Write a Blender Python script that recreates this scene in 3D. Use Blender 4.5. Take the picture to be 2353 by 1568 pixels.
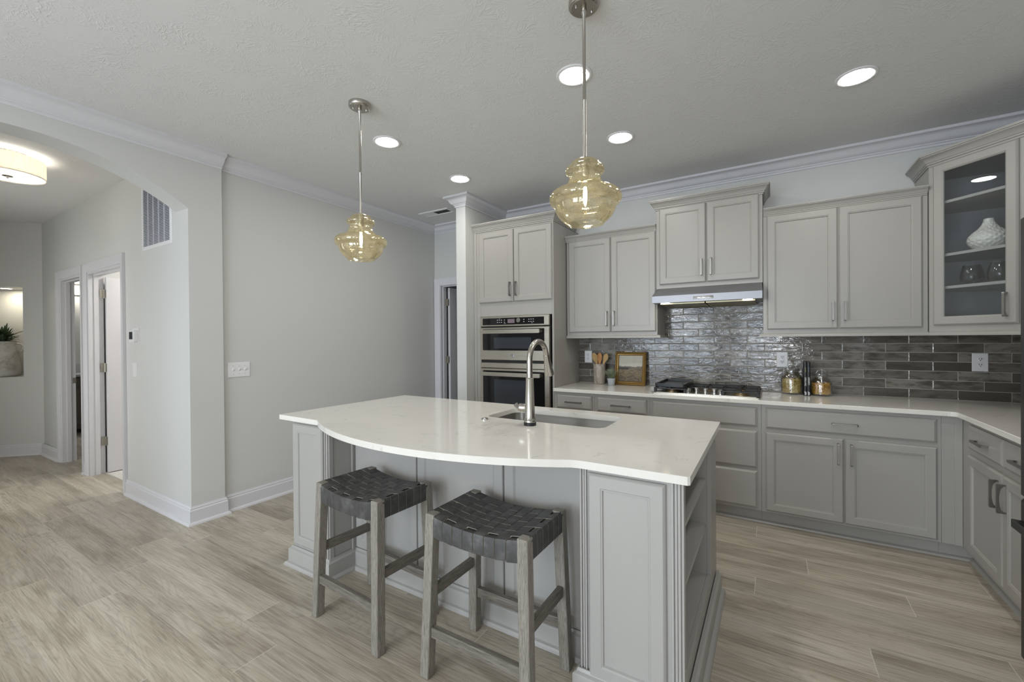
import bpy, bmesh, math, random
from mathutils import Vector, Matrix
random.seed(7)
for o in list(bpy.data.objects): bpy.data.objects.remove(o, do_unlink=True)
C = bpy.context.scene.collection
SC = bpy.context.scene
PI = math.pi
H = 2.837           # ceiling height

# ---------------------------------------------------------------- camera
def make_camera():
    f, yaw, pitch, roll = 976.29, 0.5487, -0.0053, -0.008
    fw = Vector((-math.sin(yaw)*math.cos(pitch), math.cos(yaw)*math.cos(pitch), math.sin(pitch)))
    r = Vector((math.cos(yaw), math.sin(yaw), 0)); u = r.cross(fw)
    r2 = r*math.cos(roll)+u*math.sin(roll); u2 = -r*math.sin(roll)+u*math.cos(roll)
    cd = bpy.data.cameras.new('camera'); cam = bpy.data.objects.new('camera', cd); C.objects.link(cam)
    cd.sensor_width = 36.0; cd.sensor_fit = 'HORIZONTAL'; cd.lens = f*36/2353; cd.clip_start = 0.05
    M = Matrix((r2, u2, -fw)).transposed().to_4x4(); M.translation = (0, -4.2083, 1.3763)
    cam.matrix_world = M; SC.camera = cam
make_camera()
# ---------------------------------------------------------------- world, light, exposure
SC.view_settings.view_transform = 'Standard'; SC.view_settings.look = 'None'
SC.view_settings.gamma = 1.0; SC.view_settings.use_curve_mapping = False
SC.view_settings.exposure = 0.0
world = bpy.data.worlds.new('world'); SC.world = world; world.use_nodes = True
world.node_tree.nodes['Background'].inputs[0].default_value = (0.62, 0.76, 1.0, 1)
world.node_tree.nodes['Background'].inputs[1].default_value = 1.0
WINDOW_LIGHT = 37.0      # daylight through each square metre of window
CAN_LIGHT = 90.0
BULB_LIGHT = 5.0
def area(name, loc, rot, sx, sy, power, col):
    l = bpy.data.lights.new(name, 'AREA'); l.shape = 'RECTANGLE'; l.size = sx; l.size_y = sy
    l.energy = power; l.color = col
    o = bpy.data.objects.new(name, l); C.objects.link(o); o.location = loc; o.rotation_euler = rot
    return o
WINS = [(-3.3, -1.25, 0.2, 2.25), (-0.75, 0.15, 0.2, 2.25)]
for i, (x0, x1, z0, z1) in enumerate(WINS):
    area('daylight', ((x0+x1)/2, -8.35, (z0+z1)/2), (PI/2, 0, 0), x1-x0, z1-z0, WINDOW_LIGHT*(x1-x0)*(z1-z0), (0.76, 0.87, 1.0))

area('daylight', (-5.8, -4.75, 1.25), (PI/2, 0, 0), 2.0, 2.0, 36, (1.0, 0.98, 0.93))   # added to brighten the hall through made-up glazing on its unseen side
def lamp(name, loc, power, radius, col=(0.98, 0.98, 1.0)):
    l = bpy.data.lights.new(name, 'POINT'); l.energy = power; l.color = col; l.shadow_soft_size = radius
    o = bpy.data.objects.new(name, l); C.objects.link(o); o.location = loc
lamp('rear_fill_high', (-1.9, -6.2, 1.9), 58, 0.25)      # unseen fill lights added behind the camera to lift walls and ceiling
lamp('rear_fill_low', (0.1, -5.9, 1.15), 42, 0.2)  # second added fill, lower down

# ---------------------------------------------------------------- materials
def srgb(r, g, b):
    f = lambda c: (c/255/12.92) if c/255 <= 0.04045 else ((c/255+0.055)/1.055)**2.4
    return (f(r), f(g), f(b), 1)
class N:
    """small node helper"""
    def __init__(s, name):
        s.m = bpy.data.materials.new(name); s.m.use_nodes = True
        s.t = s.m.node_tree; s.b = s.t.nodes.get('Principled BSDF'); s.o = s.t.nodes.get('Material Output')
    def n(s, typ, **kw):
        x = s.t.nodes.new(typ)
        for k, v in kw.items(): setattr(x, k, v)
        return x
    def l(s, a, b): s.t.links.new(a, b)
    def set(s, **kw):
        for k, v in kw.items(): s.b.inputs[k.replace('_', ' ')].default_value = v
    def math(s, op, a, b=None, c=None):
        x = s.n('ShaderNodeMath', operation=op)
        for i, v in enumerate((a, b, c)):
            if v is None: continue
            if hasattr(v, 'links'): s.l(v, x.inputs[i])
            else: x.inputs[i].default_value = v
        return x.outputs[0]
    def obj(s): return s.n('ShaderNodeTexCoord').outputs['Object']
    def map(s, v, scale=(1,1,1), rot=(0,0,0), loc=(0,0,0)):
        x = s.n('ShaderNodeMapping'); x.inputs['Scale'].default_value = scale; x.inputs['Rotation'].default_value = rot; x.inputs['Location'].default_value = loc
        s.l(v, x.inputs['Vector']); return x.outputs[0]
    def noise(s, v, scale=5, detail=3, rough=0.5, dist=0.0, dim='3D'):
        x = s.n('ShaderNodeTexNoise', noise_dimensions=dim); x.inputs['Scale'].default_value = scale
        x.inputs['Detail'].default_value = detail; x.inputs['Roughness'].default_value = rough; x.inputs['Distortion'].default_value = dist
        if v is not None: s.l(v, x.inputs['Vector'])
        return x.outputs[0]
    def ramp(s, v, stops):
        x = s.n('ShaderNodeValToRGB'); cr = x.color_ramp
        while len(cr.elements) < len(stops): cr.elements.new(0.5)
        for e, (p, c) in zip(cr.elements, stops): e.position = p; e.color = c if len(c) == 4 else (*c, 1)
        s.l(v, x.inputs[0]); return x.outputs[0]
    def mix(s, fac, a, b, blend='MIX'):
        x = s.n('ShaderNodeMix', data_type='RGBA', blend_type=blend)
        for sock, v in ((x.inputs[0], fac), (x.inputs[6], a), (x.inputs[7], b)):
            if hasattr(v, 'links'): s.l(v, sock)
            else: sock.default_value = v
        return x.outputs[2]
    def bump(s, h, strength=0.2, dist=0.01, normal=None):
        x = s.n('ShaderNodeBump'); x.inputs['Strength'].default_value = strength; x.inputs['Distance'].default_value = dist
        s.l(h, x.inputs['Height'])
        if normal is not None: s.l(normal, x.inputs['Normal'])
        return x.outputs[0]
    def color(s, v): s.l(v, s.b.inputs['Base Color'])
    def normal(s, v): s.l(v, s.b.inputs['Normal'])
def plain(name, col, rough=0.5, metal=0.0, spec=0.5, bump=0.0, bscale=60):
    n = N(name); n.set(Base_Color=col, Roughness=rough, Metallic=metal); n.b.inputs['Specular IOR Level'].default_value = spec
    v = n.noise(n.obj(), bscale, 3)
    n.color(n.mix(n.math('MULTIPLY', v, 0.08), col, (col[0]*0.8, col[1]*0.8, col[2]*0.8, 1)))
    if bump: n.normal(n.bump(v, bump, 0.002))
    return n.m
def emis(name, col, s):
    n = N(name); n.set(Base_Color=(0.8,0.8,0.8,1)); n.b.inputs['Emission Color'].default_value = col; n.b.inputs['Emission Strength'].default_value = s
    return n.m
def brushed(name, col, rough=0.28, axis='x', amt=0.15):
    n = N(name); n.set(Base_Color=col, Roughness=rough, Metallic=1.0)
    sc = {'x': (3, 300, 300), 'z': (300, 300, 3), 'y': (300, 3, 300)}[axis]
    v = n.noise(n.map(n.obj(), sc), 1.0, 2)
    n.l(n.math('MULTIPLY_ADD', v, amt, rough-amt/2), n.b.inputs['Roughness'])
    n.color(n.mix(v, (col[0]*0.85, col[1]*0.85, col[2]*0.85, 1), col))
    return n.m
def thin_glass(name, tint=(1,1,1,1), refl=0.06, rough=0.0, rcol=(1,1,1,1)):
    n = N(name); t = n.n('ShaderNodeBsdfTransparent'); t.inputs[0].default_value = tint
    g = n.n('ShaderNodeBsdfGlossy'); g.inputs['Roughness'].default_value = rough; g.inputs['Color'].default_value = rcol
    fr = n.n('ShaderNodeLayerWeight'); fr.inputs[0].default_value = 0.25
    f = n.math('MULTIPLY_ADD', fr.outputs['Facing'], 0.45, refl)
    n.l(n.math('MULTIPLY', n.noise(n.obj(), 3), 0.0), g.inputs['Roughness'])
    ms = n.n('ShaderNodeMixShader'); n.l(f, ms.inputs[0]); n.l(t.outputs[0], ms.inputs[1]); n.l(g.outputs[0], ms.inputs[2])
    n.l(ms.outputs[0], n.o.inputs['Surface']); return n.m

M = {}
M['wall'] = plain('wall_paint', srgb(206, 206, 203), 0.55, spec=0.3, bump=0.03, bscale=150)
M['trim'] = plain('white_trim_paint', srgb(214, 213, 216), 0.35)
M['cab'] = plain('greige_cabinet_paint', srgb(162, 159, 153), 0.33)
M['island'] = plain('window_lit_cabinet_paint', srgb(170, 168, 164), 0.33)  # same paint as the cabinets, lightened for the window light on the island
M['cabin'] = plain('grey_cabinet_interior', srgb(140, 140, 140), 0.5)
M['white'] = plain('white_plastic', srgb(230, 230, 230), 0.35)
M['dark'] = plain('dark_slot', srgb(20, 20, 20), 0.6)
M['black_glass'] = plain('black_oven_glass', srgb(14, 14, 16), 0.06)
M['screen_grey'] = plain('oven_window_screen', srgb(52, 56, 62), 0.12)
M['lcd'] = emis('oven_display', srgb(110, 95, 105), 0.8); M['lcd'].node_tree.nodes['Principled BSDF'].inputs[0].default_value = (0.02, 0.02, 0.02, 1)
M['print'] = plain('pale_grey_print', srgb(190, 190, 195), 0.5)
M['steel'] = brushed('brushed_stainless_steel', srgb(196, 190, 178), 0.3, 'x')
M['hoodsteel'] = brushed('hood_stainless', srgb(150, 150, 154), 0.38, 'x', 0.1); M['sinksteel'] = brushed('sink_stainless', srgb(172, 169, 163), 0.32, 'x', 0.08)
M['steelz'] = brushed('brushed_nickel', srgb(180, 174, 164), 0.28, 'z')
M['hoodsteel'].node_tree.nodes['Principled BSDF'].inputs['Metallic'].default_value = 0.7
M['nickel'] = plain('satin_nickel', srgb(186, 182, 174), 0.24, 1.0)
M['chrome'] = plain('polished_chrome', srgb(205, 205, 205), 0.12, 1.0)
M['handle'] = brushed('satin_nickel_handle', srgb(150, 147, 142), 0.3, 'x', 0.08)
M['hinge'] = plain('satin_nickel_hinge', srgb(170, 166, 156), 0.35, 1.0)
M['iron'] = plain('black_cast_iron', srgb(28, 28, 30), 0.45, bump=0.1, bscale=400)
M['griddle'] = plain('seasoned_griddle', srgb(40, 42, 40), 0.3)
M['brass'] = plain('burner_brass_grey', srgb(150, 130, 100), 0.35, 0.8)
M['filter'] = brushed('hood_filter_mesh', srgb(176, 168, 140), 0.4, 'x')
M['fridge'] = brushed('black_stainless', srgb(92, 91, 90), 0.35, 'x')
M['can'] = emis('downlight_lens', (1, 0.975, 0.93, 1), CAN_LIGHT)
M['bulb'] = emis('warm_bulb', (1, 0.90, 0.70, 1), BULB_LIGHT*14)
M['hoodlamp'] = emis('hood_lamp', (1, 0.9, 0.7, 1), 14)
M['glass'] = thin_glass('clear_glass', (0.96, 0.97, 0.97, 1), 0.09)
M['pane'] = thin_glass('cabinet_pane', (0.95, 0.97, 0.98, 1), 0.025)
M['smoke'] = thin_glass('smoked_glass', (0.72, 0.75, 0.76, 1), 0.03)
M['hallshade'] = None
M['book'] = plain('black_book_cover', srgb(16, 16, 18), 0.4)
M['pages'] = plain('book_pages', srgb(215, 208, 190), 0.8)
M['ink_w'] = plain('white_ink', srgb(225, 225, 225), 0.6)
M['ink_y'] = plain('yellow_ink', srgb(190, 185, 80), 0.6)
M['ink_b'] = plain('slate_ink', srgb(120, 125, 150), 0.6)
M['gold'] = plain('gilt_frame', srgb(136, 108, 56), 0.4, 0.6, bump=0.4, bscale=90)
M['potgrey'] = plain('grey_ceramic_pot', srgb(176, 180, 184), 0.5)
M['soil'] = plain('dark_soil', srgb(50, 44, 36), 0.9)
M['rubber'] = plain('black_rubber', srgb(25, 25, 28), 0.5)
M['cream'] = plain('cream_canvas', srgb(205, 198, 165), 0.8)
M['vanity'] = plain('brown_vanity_wood', srgb(98, 90, 82), 0.5)
M['carpet'] = plain('cream_carpet', srgb(212, 210, 204), 0.9, bump=0.4, bscale=400)
M['granite'] = plain('speckled_granite', srgb(190, 190, 192), 0.2, bscale=120)

def quartz(name):
    n = N(name); n.set(Roughness=0.09); n.b.inputs['Specular IOR Level'].default_value = 0.5
    v = n.obj()
    a = n.noise(v, 2.3, 6, 0.6, 1.6); b = n.noise(v, 9, 4, 0.6)
    vein = n.ramp(a, [(0.485, (0,0,0)), (0.5, (1,1,1)), (0.515, (0,0,0))])
    fac = n.math('MULTIPLY', n.math('MULTIPLY', vein, n.ramp(b, [(0.5, (0,0,0)), (0.62, (1,1,1))])), 0.35)
    base = n.mix(n.noise(v, 1.2, 2), srgb(222, 219, 211), srgb(229, 226, 219))
    n.color(n.mix(fac, base, srgb(150, 146, 140))); return n.m
M['quartz'] = quartz('white_quartz')

def ceiling_mat():
    n = N('stomped_ceiling_texture'); n.set(Roughness=0.8); n.b.inputs['Specular IOR Level'].default_value = 0.2
    v = n.obj(); n.set(Base_Color=srgb(222, 222, 221))
    hs = []
    for k, sc in enumerate((3.2, 4.1)):
        p = n.map(v, (1, 1, 0.0), (0, 0, 0.5*k), (0.3*k, 0.7*k, 0))
        p = n.n('ShaderNodeVectorMath', operation='ADD').outputs[0] if False else p
        vo = n.n('ShaderNodeTexVoronoi', voronoi_dimensions='2D'); vo.inputs['Scale'].default_value = sc; n.l(p, vo.inputs['Vector'])
        d = n.n('ShaderNodeVectorMath', operation='SUBTRACT'); n.l(p, d.inputs[0]); n.l(vo.outputs['Position'], d.inputs[1])
        s = n.n('ShaderNodeSeparateXYZ'); n.l(d.outputs[0], s.inputs[0])
        ang = n.math('ARCTAN2', s.outputs[1], s.outputs[0])
        wob = n.noise(p, 14, 2)
        ang2 = n.math('ADD', ang, n.math('MULTIPLY', wob, 0.35))
        c = n.n('ShaderNodeCombineXYZ'); n.l(n.math('MULTIPLY', ang2, 6.5), c.inputs[0]); n.l(n.math('MULTIPLY', vo.outputs['Distance'], 3.5), c.inputs[1])
        sc2 = n.n('ShaderNodeSeparateColor'); n.l(vo.outputs['Color'], sc2.inputs[0]); n.l(n.math('MULTIPLY', sc2.outputs[0], 30), c.inputs[2])
        h = n.noise(c.outputs[0], 1.0, 1.5, 0.5)
        ridge = n.ramp(h, [(0.50, (0,0,0)), (0.55, (1,1,1)), (0.60, (0.0,0.0,0.0))])
        hs.append(ridge)
    h = n.math('MAXIMUM', hs[0], hs[1])
    h = n.math('MULTIPLY', h, n.ramp(n.noise(v, 6, 2), [(0.38, (0.0,0.0,0.0)), (0.6, (1,1,1))]))
    h = n.math('ADD', h, n.math('MULTIPLY', n.noise(v, 60, 2), 0.10))
    n.normal(n.bump(h, 0.26, 0.005)); return n.m
M['ceiling'] = ceiling_mat()

def floor_mat():
    n = N('grey_oak_plank_floor'); n.set(Roughness=0.34); n.b.inputs['Specular IOR Level'].default_value = 0.4
    v = n.obj(); s = n.n('ShaderNodeSeparateXYZ'); n.l(v, s.inputs[0])
    PH, PL = 0.1905, 1.42
    ry = n.math('DIVIDE', n.math('ADD', s.outputs[1], 0.848+PH*60), PH)
    row = n.math('FLOOR', ry); fy = n.math('FRACT', ry)
    wn = n.n('ShaderNodeTexWhiteNoise', noise_dimensions='1D'); n.l(row, wn.inputs['W'])
    rx = n.math('ADD', n.math('DIVIDE', s.outputs[0], PL), n.math('ADD', wn.outputs['Value'], 50.0))
    col = n.math('FLOOR', rx); fx = n.math('FRACT', rx)
    cid = n.n('ShaderNodeCombineXYZ'); n.l(row, cid.inputs[0]); n.l(col, cid.inputs[1])
    w2 = n.n('ShaderNodeTexWhiteNoise', noise_dimensions='2D'); n.l(cid.outputs[0], w2.inputs['Vector'])
    rnd = w2.outputs['Value']
    sh = n.n('ShaderNodeCombineXYZ'); n.l(n.math('MULTIPLY', rnd, 37.0), sh.inputs[0]); n.l(n.math('MULTIPLY', rnd, 91.0), sh.inputs[1]); n.l(n.math('MULTIPLY', rnd, 17.0), sh.inputs[2])
    va = n.n('ShaderNodeVectorMath', operation='ADD'); n.l(v, va.inputs[0]); n.l(sh.outputs[0], va.inputs[1])
    p = va.outputs[0]
    big = n.noise(n.map(p, (0.9, 7.0, 1)), 1.0, 3, 0.5, 0.4)          # broad figure of the board
    knot = n.noise(n.map(p, (2.2, 9.0, 1)), 1.0, 2, 0.5, 0.2)
    ringsrc = n.math('ADD', n.noise(n.map(p, (0.75, 5.0, 1)), 1.0, 1.5, 0.45, 0.25), n.math('MULTIPLY', n.noise(n.map(p, (5, 40, 1)), 1.0, 2), 0.02))
    rings = n.ramp(n.math('FRACT', n.math('MULTIPLY', ringsrc, 34.0)), [(0.0, (1,1,1)), (0.22, (0.15,0.15,0.15)), (0.75, (0,0,0)), (1.0, (1,1,1))])
    fine = n.noise(n.map(p, (5, 190, 1)), 1.0, 3, 0.65)
    med = n.noise(n.map(p, (1.8, 55, 1)), 1.0, 5, 0.7, 0.5)
    c = n.ramp(big, [(0.30, srgb(147, 136, 119)), (0.46, srgb(175, 165, 148)), (0.62, srgb(190, 181, 165)), (0.75, srgb(203, 195, 180))])
    c = n.mix(n.ramp(knot, [(0.30, (0.6,0.6,0.6)), (0.44, (0,0,0))]), c, srgb(132, 121, 103))
    c = n.mix(n.math('MULTIPLY', rings, 0.30), c, srgb(126, 116, 99))
    c = n.mix(n.ramp(med, [(0.36, (0.55,0.55,0.55)), (0.50, (0,0,0))]), c, srgb(126, 117, 102))
    c = n.mix(n.math('MULTIPLY', n.ramp(fine, [(0.45, (0,0,0)), (0.62, (1,1,1))]), 0.30), c, srgb(216, 211, 198))
    tone = n.math('MULTIPLY_ADD', rnd, 0.22, 0.88)
    tc = n.n('ShaderNodeCombineColor'); [n.l(tone, tc.inputs[i]) for i in range(3)]
    c = n.mix(1.0, c, tc.outputs[0], 'MULTIPLY')
    ey = n.math('MINIMUM', fy, n.math('SUBTRACT', 1.0, fy)); ex = n.math('MINIMUM', fx, n.math('SUBTRACT', 1.0, fx))
    seam_y = n.math('LESS_THAN', ey, 0.0075); seam_x = n.math('LESS_THAN', ex, 0.0012)
    c = n.mix(n.math('MULTIPLY', seam_y, 0.35), c, srgb(196, 190, 176))
    c = n.mix(n.math('MULTIPLY', seam_x, 0.75), c, srgb(214, 209, 196))
    n.color(c)
    seam = n.math('MAXIMUM', seam_x, seam_y)
    hgt = n.math('ADD', n.math('MULTIPLY', fine, 0.4), n.math('MULTIPLY', seam, -1.0))
    n.normal(n.bump(hgt, 0.12, 0.002))
    n.l(n.math('MULTIPLY_ADD', med, 0.2, 0.28), n.b.inputs['Roughness']); return n.m
M['floor'] = floor_mat()

def tile_mat():
    n = N('glazed_grey_subway_tile'); v = n.obj(); s = n.n('ShaderNodeSeparateXYZ'); n.l(v, s.inputs[0])
    TH, TW = 0.0668, 0.26
    rz = n.math('DIVIDE', n.math('ADD', s.outputs[2], -0.918+TH*20), TH); row = n.math('FLOOR', rz); fz = n.math('FRACT', rz)
    par = n.math('FLOORED_MODULO', row, 2.0)       # even rows: verticals at 0.6 + k*TW
    rx = n.math('DIVIDE', n.math('ADD', s.outputs[0], n.math('MULTIPLY_ADD', par, TW/2, -0.6+TW*40)), TW); col = n.math('FLOOR', rx); fx = n.math('FRACT', rx)
    cid = n.n('ShaderNodeCombineXYZ'); n.l(row, cid.inputs[0]); n.l(col, cid.inputs[1])
    w = n.n('ShaderNodeTexWhiteNoise', noise_dimensions='2D'); n.l(cid.outputs[0], w.inputs['Vector']); rnd = w.outputs['Value']
    sh = n.n('ShaderNodeCombineXYZ'); n.l(n.math('MULTIPLY', rnd, 50.0), sh.inputs[0]); n.l(n.math('MULTIPLY', rnd, 23.0), sh.inputs[1]); n.l(n.math('MULTIPLY', rnd, 77.0), sh.inputs[2])
    va = n.n('ShaderNodeVectorMath', operation='ADD'); n.l(v, va.inputs[0]); n.l(sh.outputs[0], va.inputs[1]); p = va.outputs[0]
    cloud = n.noise(n.map(p, (9, 9, 26)), 1.0, 5, 0.6)
    base = n.ramp(rnd, [(0.0, srgb(74, 69, 63)), (0.18, srgb(104, 99, 92)), (0.6, srgb(124, 119, 111)), (1.0, srgb(140, 135, 126))])
    c = n.mix(n.ramp(cloud, [(0.36, (1,1,1)), (0.56, (0,0,0))]), base, srgb(84, 79, 72))
    dx = n.math('MULTIPLY', n.math('MINIMUM', fx, n.math('SUBTRACT', 1.0, fx)), TW); dz = n.math('MULTIPLY', n.math('MINIMUM', fz, n.math('SUBTRACT', 1.0, fz)), TH)
    d = n.math('MINIMUM', dx, dz); grout = n.math('LESS_THAN', d, 0.0014)
    n.color(n.mix(grout, c, srgb(176, 172, 162)))
    edge = n.n('ShaderNodeMapRange'); n.l(d, edge.inputs[0]); edge.inputs[1].default_value = 0.0; edge.inputs[2].default_value = 0.005
    rip = n.noise(n.map(p, (15, 15, 44)), 1.0, 3, 0.6, 1.0); slow = n.noise(n.map(p, (7, 7, 12)), 1.0, 1)
    h = n.math('ADD', n.math('MULTIPLY', edge.outputs[0], 0.6), n.math('ADD', n.math('MULTIPLY', rip, 1.1), n.math('MULTIPLY', slow, 1.2)))
    n.normal(n.bump(h, 0.30, 0.006))
    n.l(n.math('MULTIPLY_ADD', grout, 0.6, 0.03), n.b.inputs['Roughness']); n.b.inputs['Specular IOR Level'].default_value = 0.5
    return n.m
M['tile'] = tile_mat()

def wood(name, a, b, axis='z', rough=0.55, s=1.0):
    n = N(name); n.set(Roughness=rough); v = n.obj()
    sc = {'z': (70*s, 70*s, 4*s), 'x': (4*s, 70*s, 70*s), 'y': (70*s, 4*s, 70*s)}[axis]
    g = n.noise(n.map(v, sc), 1.0, 4, 0.65, 0.4); f = n.noise(n.map(v, tuple(k*2.5 for k in sc)), 1.0, 2)
    c = n.mix(n.ramp(g, [(0.35, (0,0,0)), (0.65, (1,1,1))]), a, b)
    c = n.mix(n.ramp(f, [(0.56, (0,0,0)), (0.66, (0.75,0.75,0.75))]), c, (a[0]*0.5, a[1]*0.5, a[2]*0.5, 1))
    n.color(c); n.normal(n.bump(g, 0.2, 0.002)); return n.m
M['stoolz'] = wood('weathered_grey_wood', srgb(120, 115, 106), srgb(148, 143, 133), 'z', 0.6, 3.0)
M['stoolx'] = wood('weathered_grey_rail', srgb(98, 93, 85), srgb(128, 122, 113), 'x', 0.6, 1.8)
M['stooly'] = wood('weathered_grey_side_rail', srgb(98, 93, 85), srgb(128, 122, 113), 'y', 0.6, 1.8)
M['spoon_a'] = wood('pale_olive_wood', srgb(176, 140, 84), srgb(205, 172, 112), 'z')
M['spoon_b'] = wood('reddish_beech', srgb(186, 128, 72), srgb(204, 150, 92), 'z')
M['spoon_c'] = wood('light_beech', srgb(190, 152, 100), srgb(214, 182, 130), 'z')
def leather():
    n = N('charcoal_leather'); n.set(Roughness=0.5); v = n.obj()
    a = n.noise(v, 22, 5, 0.65); n.color(n.ramp(a, [(0.3, srgb(52, 51, 50)), (0.55, srgb(70, 69, 68)), (0.75, srgb(98, 97, 96))]))
    n.normal(n.bump(n.noise(v, 260, 3), 0.25, 0.001)); return n.m
M['leather'] = leather(); M['cutedge'] = plain('pale_cut_leather_edge', srgb(124, 120, 110), 0.7)
def mercury():
    n = N('amber_mercury_glass'); v = n.obj()
    t = n.n('ShaderNodeBsdfTransparent'); t.inputs[0].default_value = (0.98, 0.965, 0.905, 1)
    g = n.n('ShaderNodeBsdfGlossy'); g.inputs['Roughness'].default_value = 0.06; g.inputs['Color'].default_value = (1.0, 0.95, 0.80, 1)
    tl = n.n('ShaderNodeBsdfTranslucent'); tl.inputs[0].default_value = (0.58, 0.52, 0.36, 1)
    df = n.n('ShaderNodeBsdfDiffuse'); df.inputs[0].default_value = (0.28, 0.24, 0.14, 1)
    sp = n.noise(v, 420, 2, 0.7); pat = n.noise(v, 16, 3)
    spk = n.ramp(n.math('ADD', sp, n.math('MULTIPLY', pat, 0.45)), [(0.74, (0,0,0)), (0.82, (1,1,1))])
    m0 = n.n('ShaderNodeMixShader'); m0.inputs[0].default_value = 0.55; n.l(tl.outputs[0], m0.inputs[1]); n.l(df.outputs[0], m0.inputs[2])
    m1 = n.n('ShaderNodeMixShader'); n.l(n.math('MULTIPLY_ADD', spk, 0.50, 0.01), m1.inputs[0]); n.l(t.outputs[0], m1.inputs[1]); n.l(m0.outputs[0], m1.inputs[2])
    fr = n.n('ShaderNodeLayerWeight'); fr.inputs[0].default_value = 0.3
    m2 = n.n('ShaderNodeMixShader'); n.l(n.math('MULTIPLY_ADD', fr.outputs['Facing'], 0.40, 0.06), m2.inputs[0]); n.l(m1.outputs[0], m2.inputs[1]); n.l(g.outputs[0], m2.inputs[2])
    nb = n.bump(n.noise(v, 55, 2), 0.25, 0.003); n.l(nb, g.inputs['Normal'])
    n.l(m2.outputs[0], n.o.inputs['Surface']); return n.m
M['mercury'] = mercury()
def crock():
    n = N('wood_grain_stoneware'); n.set(Roughness=0.3); v = n.obj()
    g = n.noise(n.map(v, (40, 40, 9), (0.3, 0.2, 0)), 1.0, 5, 0.65, 0.8)
    n.color(n.ramp(g, [(0.3, srgb(120, 108, 96)), (0.5, srgb(168, 158, 146)), (0.7, srgb(196, 188, 178))])); return n.m
M['crock'] = crock()
def oldpot():
    n = N('whitewashed_terracotta'); n.set(Roughness=0.8); v = n.obj()
    g = n.noise(v, 9, 6, 0.7); n.color(n.ramp(g, [(0.3, srgb(150, 146, 138)), (0.5, srgb(192, 190, 184)), (0.7, srgb(208, 206, 202))]))
    n.normal(n.bump(g, 0.4, 0.01)); return n.m
M['oldpot'] = oldpot()
def leafm(name, a, b):
    n = N(name); n.set(Roughness=0.5); g = n.noise(n.obj(), 14, 3); n.color(n.mix(n.ramp(g, [(0.35, (0,0,0)), (0.65, (1,1,1))]), a, b)); return n.m
M['leaf'] = leafm('dark_green_leaf', srgb(44, 62, 42), srgb(92, 112, 84))
M['grass'] = leafm('grey_green_blade', srgb(112, 128, 100), srgb(182, 190, 160))
M['pasta_a'] = leafm('pale_pasta', srgb(198, 170, 92), srgb(222, 200, 128))
M['pasta_b'] = leafm('golden_pasta', srgb(196, 146, 58), srgb(216, 172, 82))
def shade_mat():
    n = N('linen_drum_shade'); v = n.obj(); g = n.noise(n.map(v, (60, 60, 8)), 1.0, 3)
    t = n.n('ShaderNodeBsdfTranslucent'); d = n.n('ShaderNodeBsdfDiffuse'); n.l(n.mix(g, srgb(205, 200, 190), srgb(238, 234, 226)), d.inputs[0]); n.l(n.mix(g, srgb(205, 200, 190), srgb(238, 234, 226)), t.inputs[0])
    m = n.n('ShaderNodeMixShader'); m.inputs[0].default_value = 0.6; n.l(d.outputs[0], m.inputs[1]); n.l(t.outputs[0], m.inputs[2]); n.l(m.outputs[0], n.o.inputs['Surface']); return n.m
M['hallshade'] = shade_mat()
M['halldiff'] = emis('hall_light_diffuser', (1, 0.96, 0.88, 1), 1.6)
def picture():
    n = N('landscape_painting'); n.set(Roughness=0.5); v = n.obj(); s = n.n('ShaderNodeSeparateXYZ'); n.l(v, s.inputs[0])
    z = s.outputs[2]; x = s.outputs[0]     # local: z from 0 (bottom) up the canvas
    cx = n.n('ShaderNodeCombineXYZ'); n.l(x, cx.inputs[0])
    ridge = n.noise(cx.outputs[0], 16, 3)
    hz = n.math('MULTIPLY_ADD', ridge, 0.05, 0.115)
    land = n.math('LESS_THAN', z, hz)
    ng = n.noise(n.map(v, (30, 30, 90)), 1.0, 4, 0.6)
    field = n.ramp(n.math('ADD', z, n.math('MULTIPLY', ng, 0.05)), [(0.0, srgb(58, 50, 42)), (0.06, srgb(86, 72, 54)), (0.11, srgb(124, 108, 78)), (0.135, srgb(116, 106, 90)), (0.15, srgb(96, 92, 90))])
    field = n.mix(n.ramp(n.noise(n.map(v, (60, 60, 140)), 1.0, 4, 0.7), [(0.42, (0,0,0)), (0.6, (0.7,0.7,0.7))]), field, srgb(150, 128, 88))
    field = n.mix(n.ramp(n.noise(n.map(v, (34, 34, 80), (0, 0, 0), (3, 1, 5)), 1.0, 4, 0.7), [(0.45, (0,0,0)), (0.62, (0.75,0.75,0.75))]), field, srgb(52, 44, 36))
    far = n.math('LESS_THAN', z, n.math('MULTIPLY_ADD', n.noise(cx.outputs[0], 11, 2), 0.09, 0.105))
    sky = n.mix(n.noise(v, 20, 3), srgb(186, 180, 164), srgb(204, 199, 184))
    trees = n.math('MULTIPLY', n.math('LESS_THAN', x, n.math('MULTIPLY_ADD', ng, 0.03, -0.035)), n.math('MULTIPLY', n.math('GREATER_THAN', z, 0.118), n.math('LESS_THAN', z, n.math('MULTIPLY_ADD', n.noise(cx.outputs[0], 70, 2), 0.04, 0.118))))
    c = n.mix(far, sky, srgb(118, 112, 108)); c = n.mix(land, c, field); c = n.mix(trees, c, srgb(58, 50, 48)); n.color(c); return n.m
M['painting'] = picture()

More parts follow.
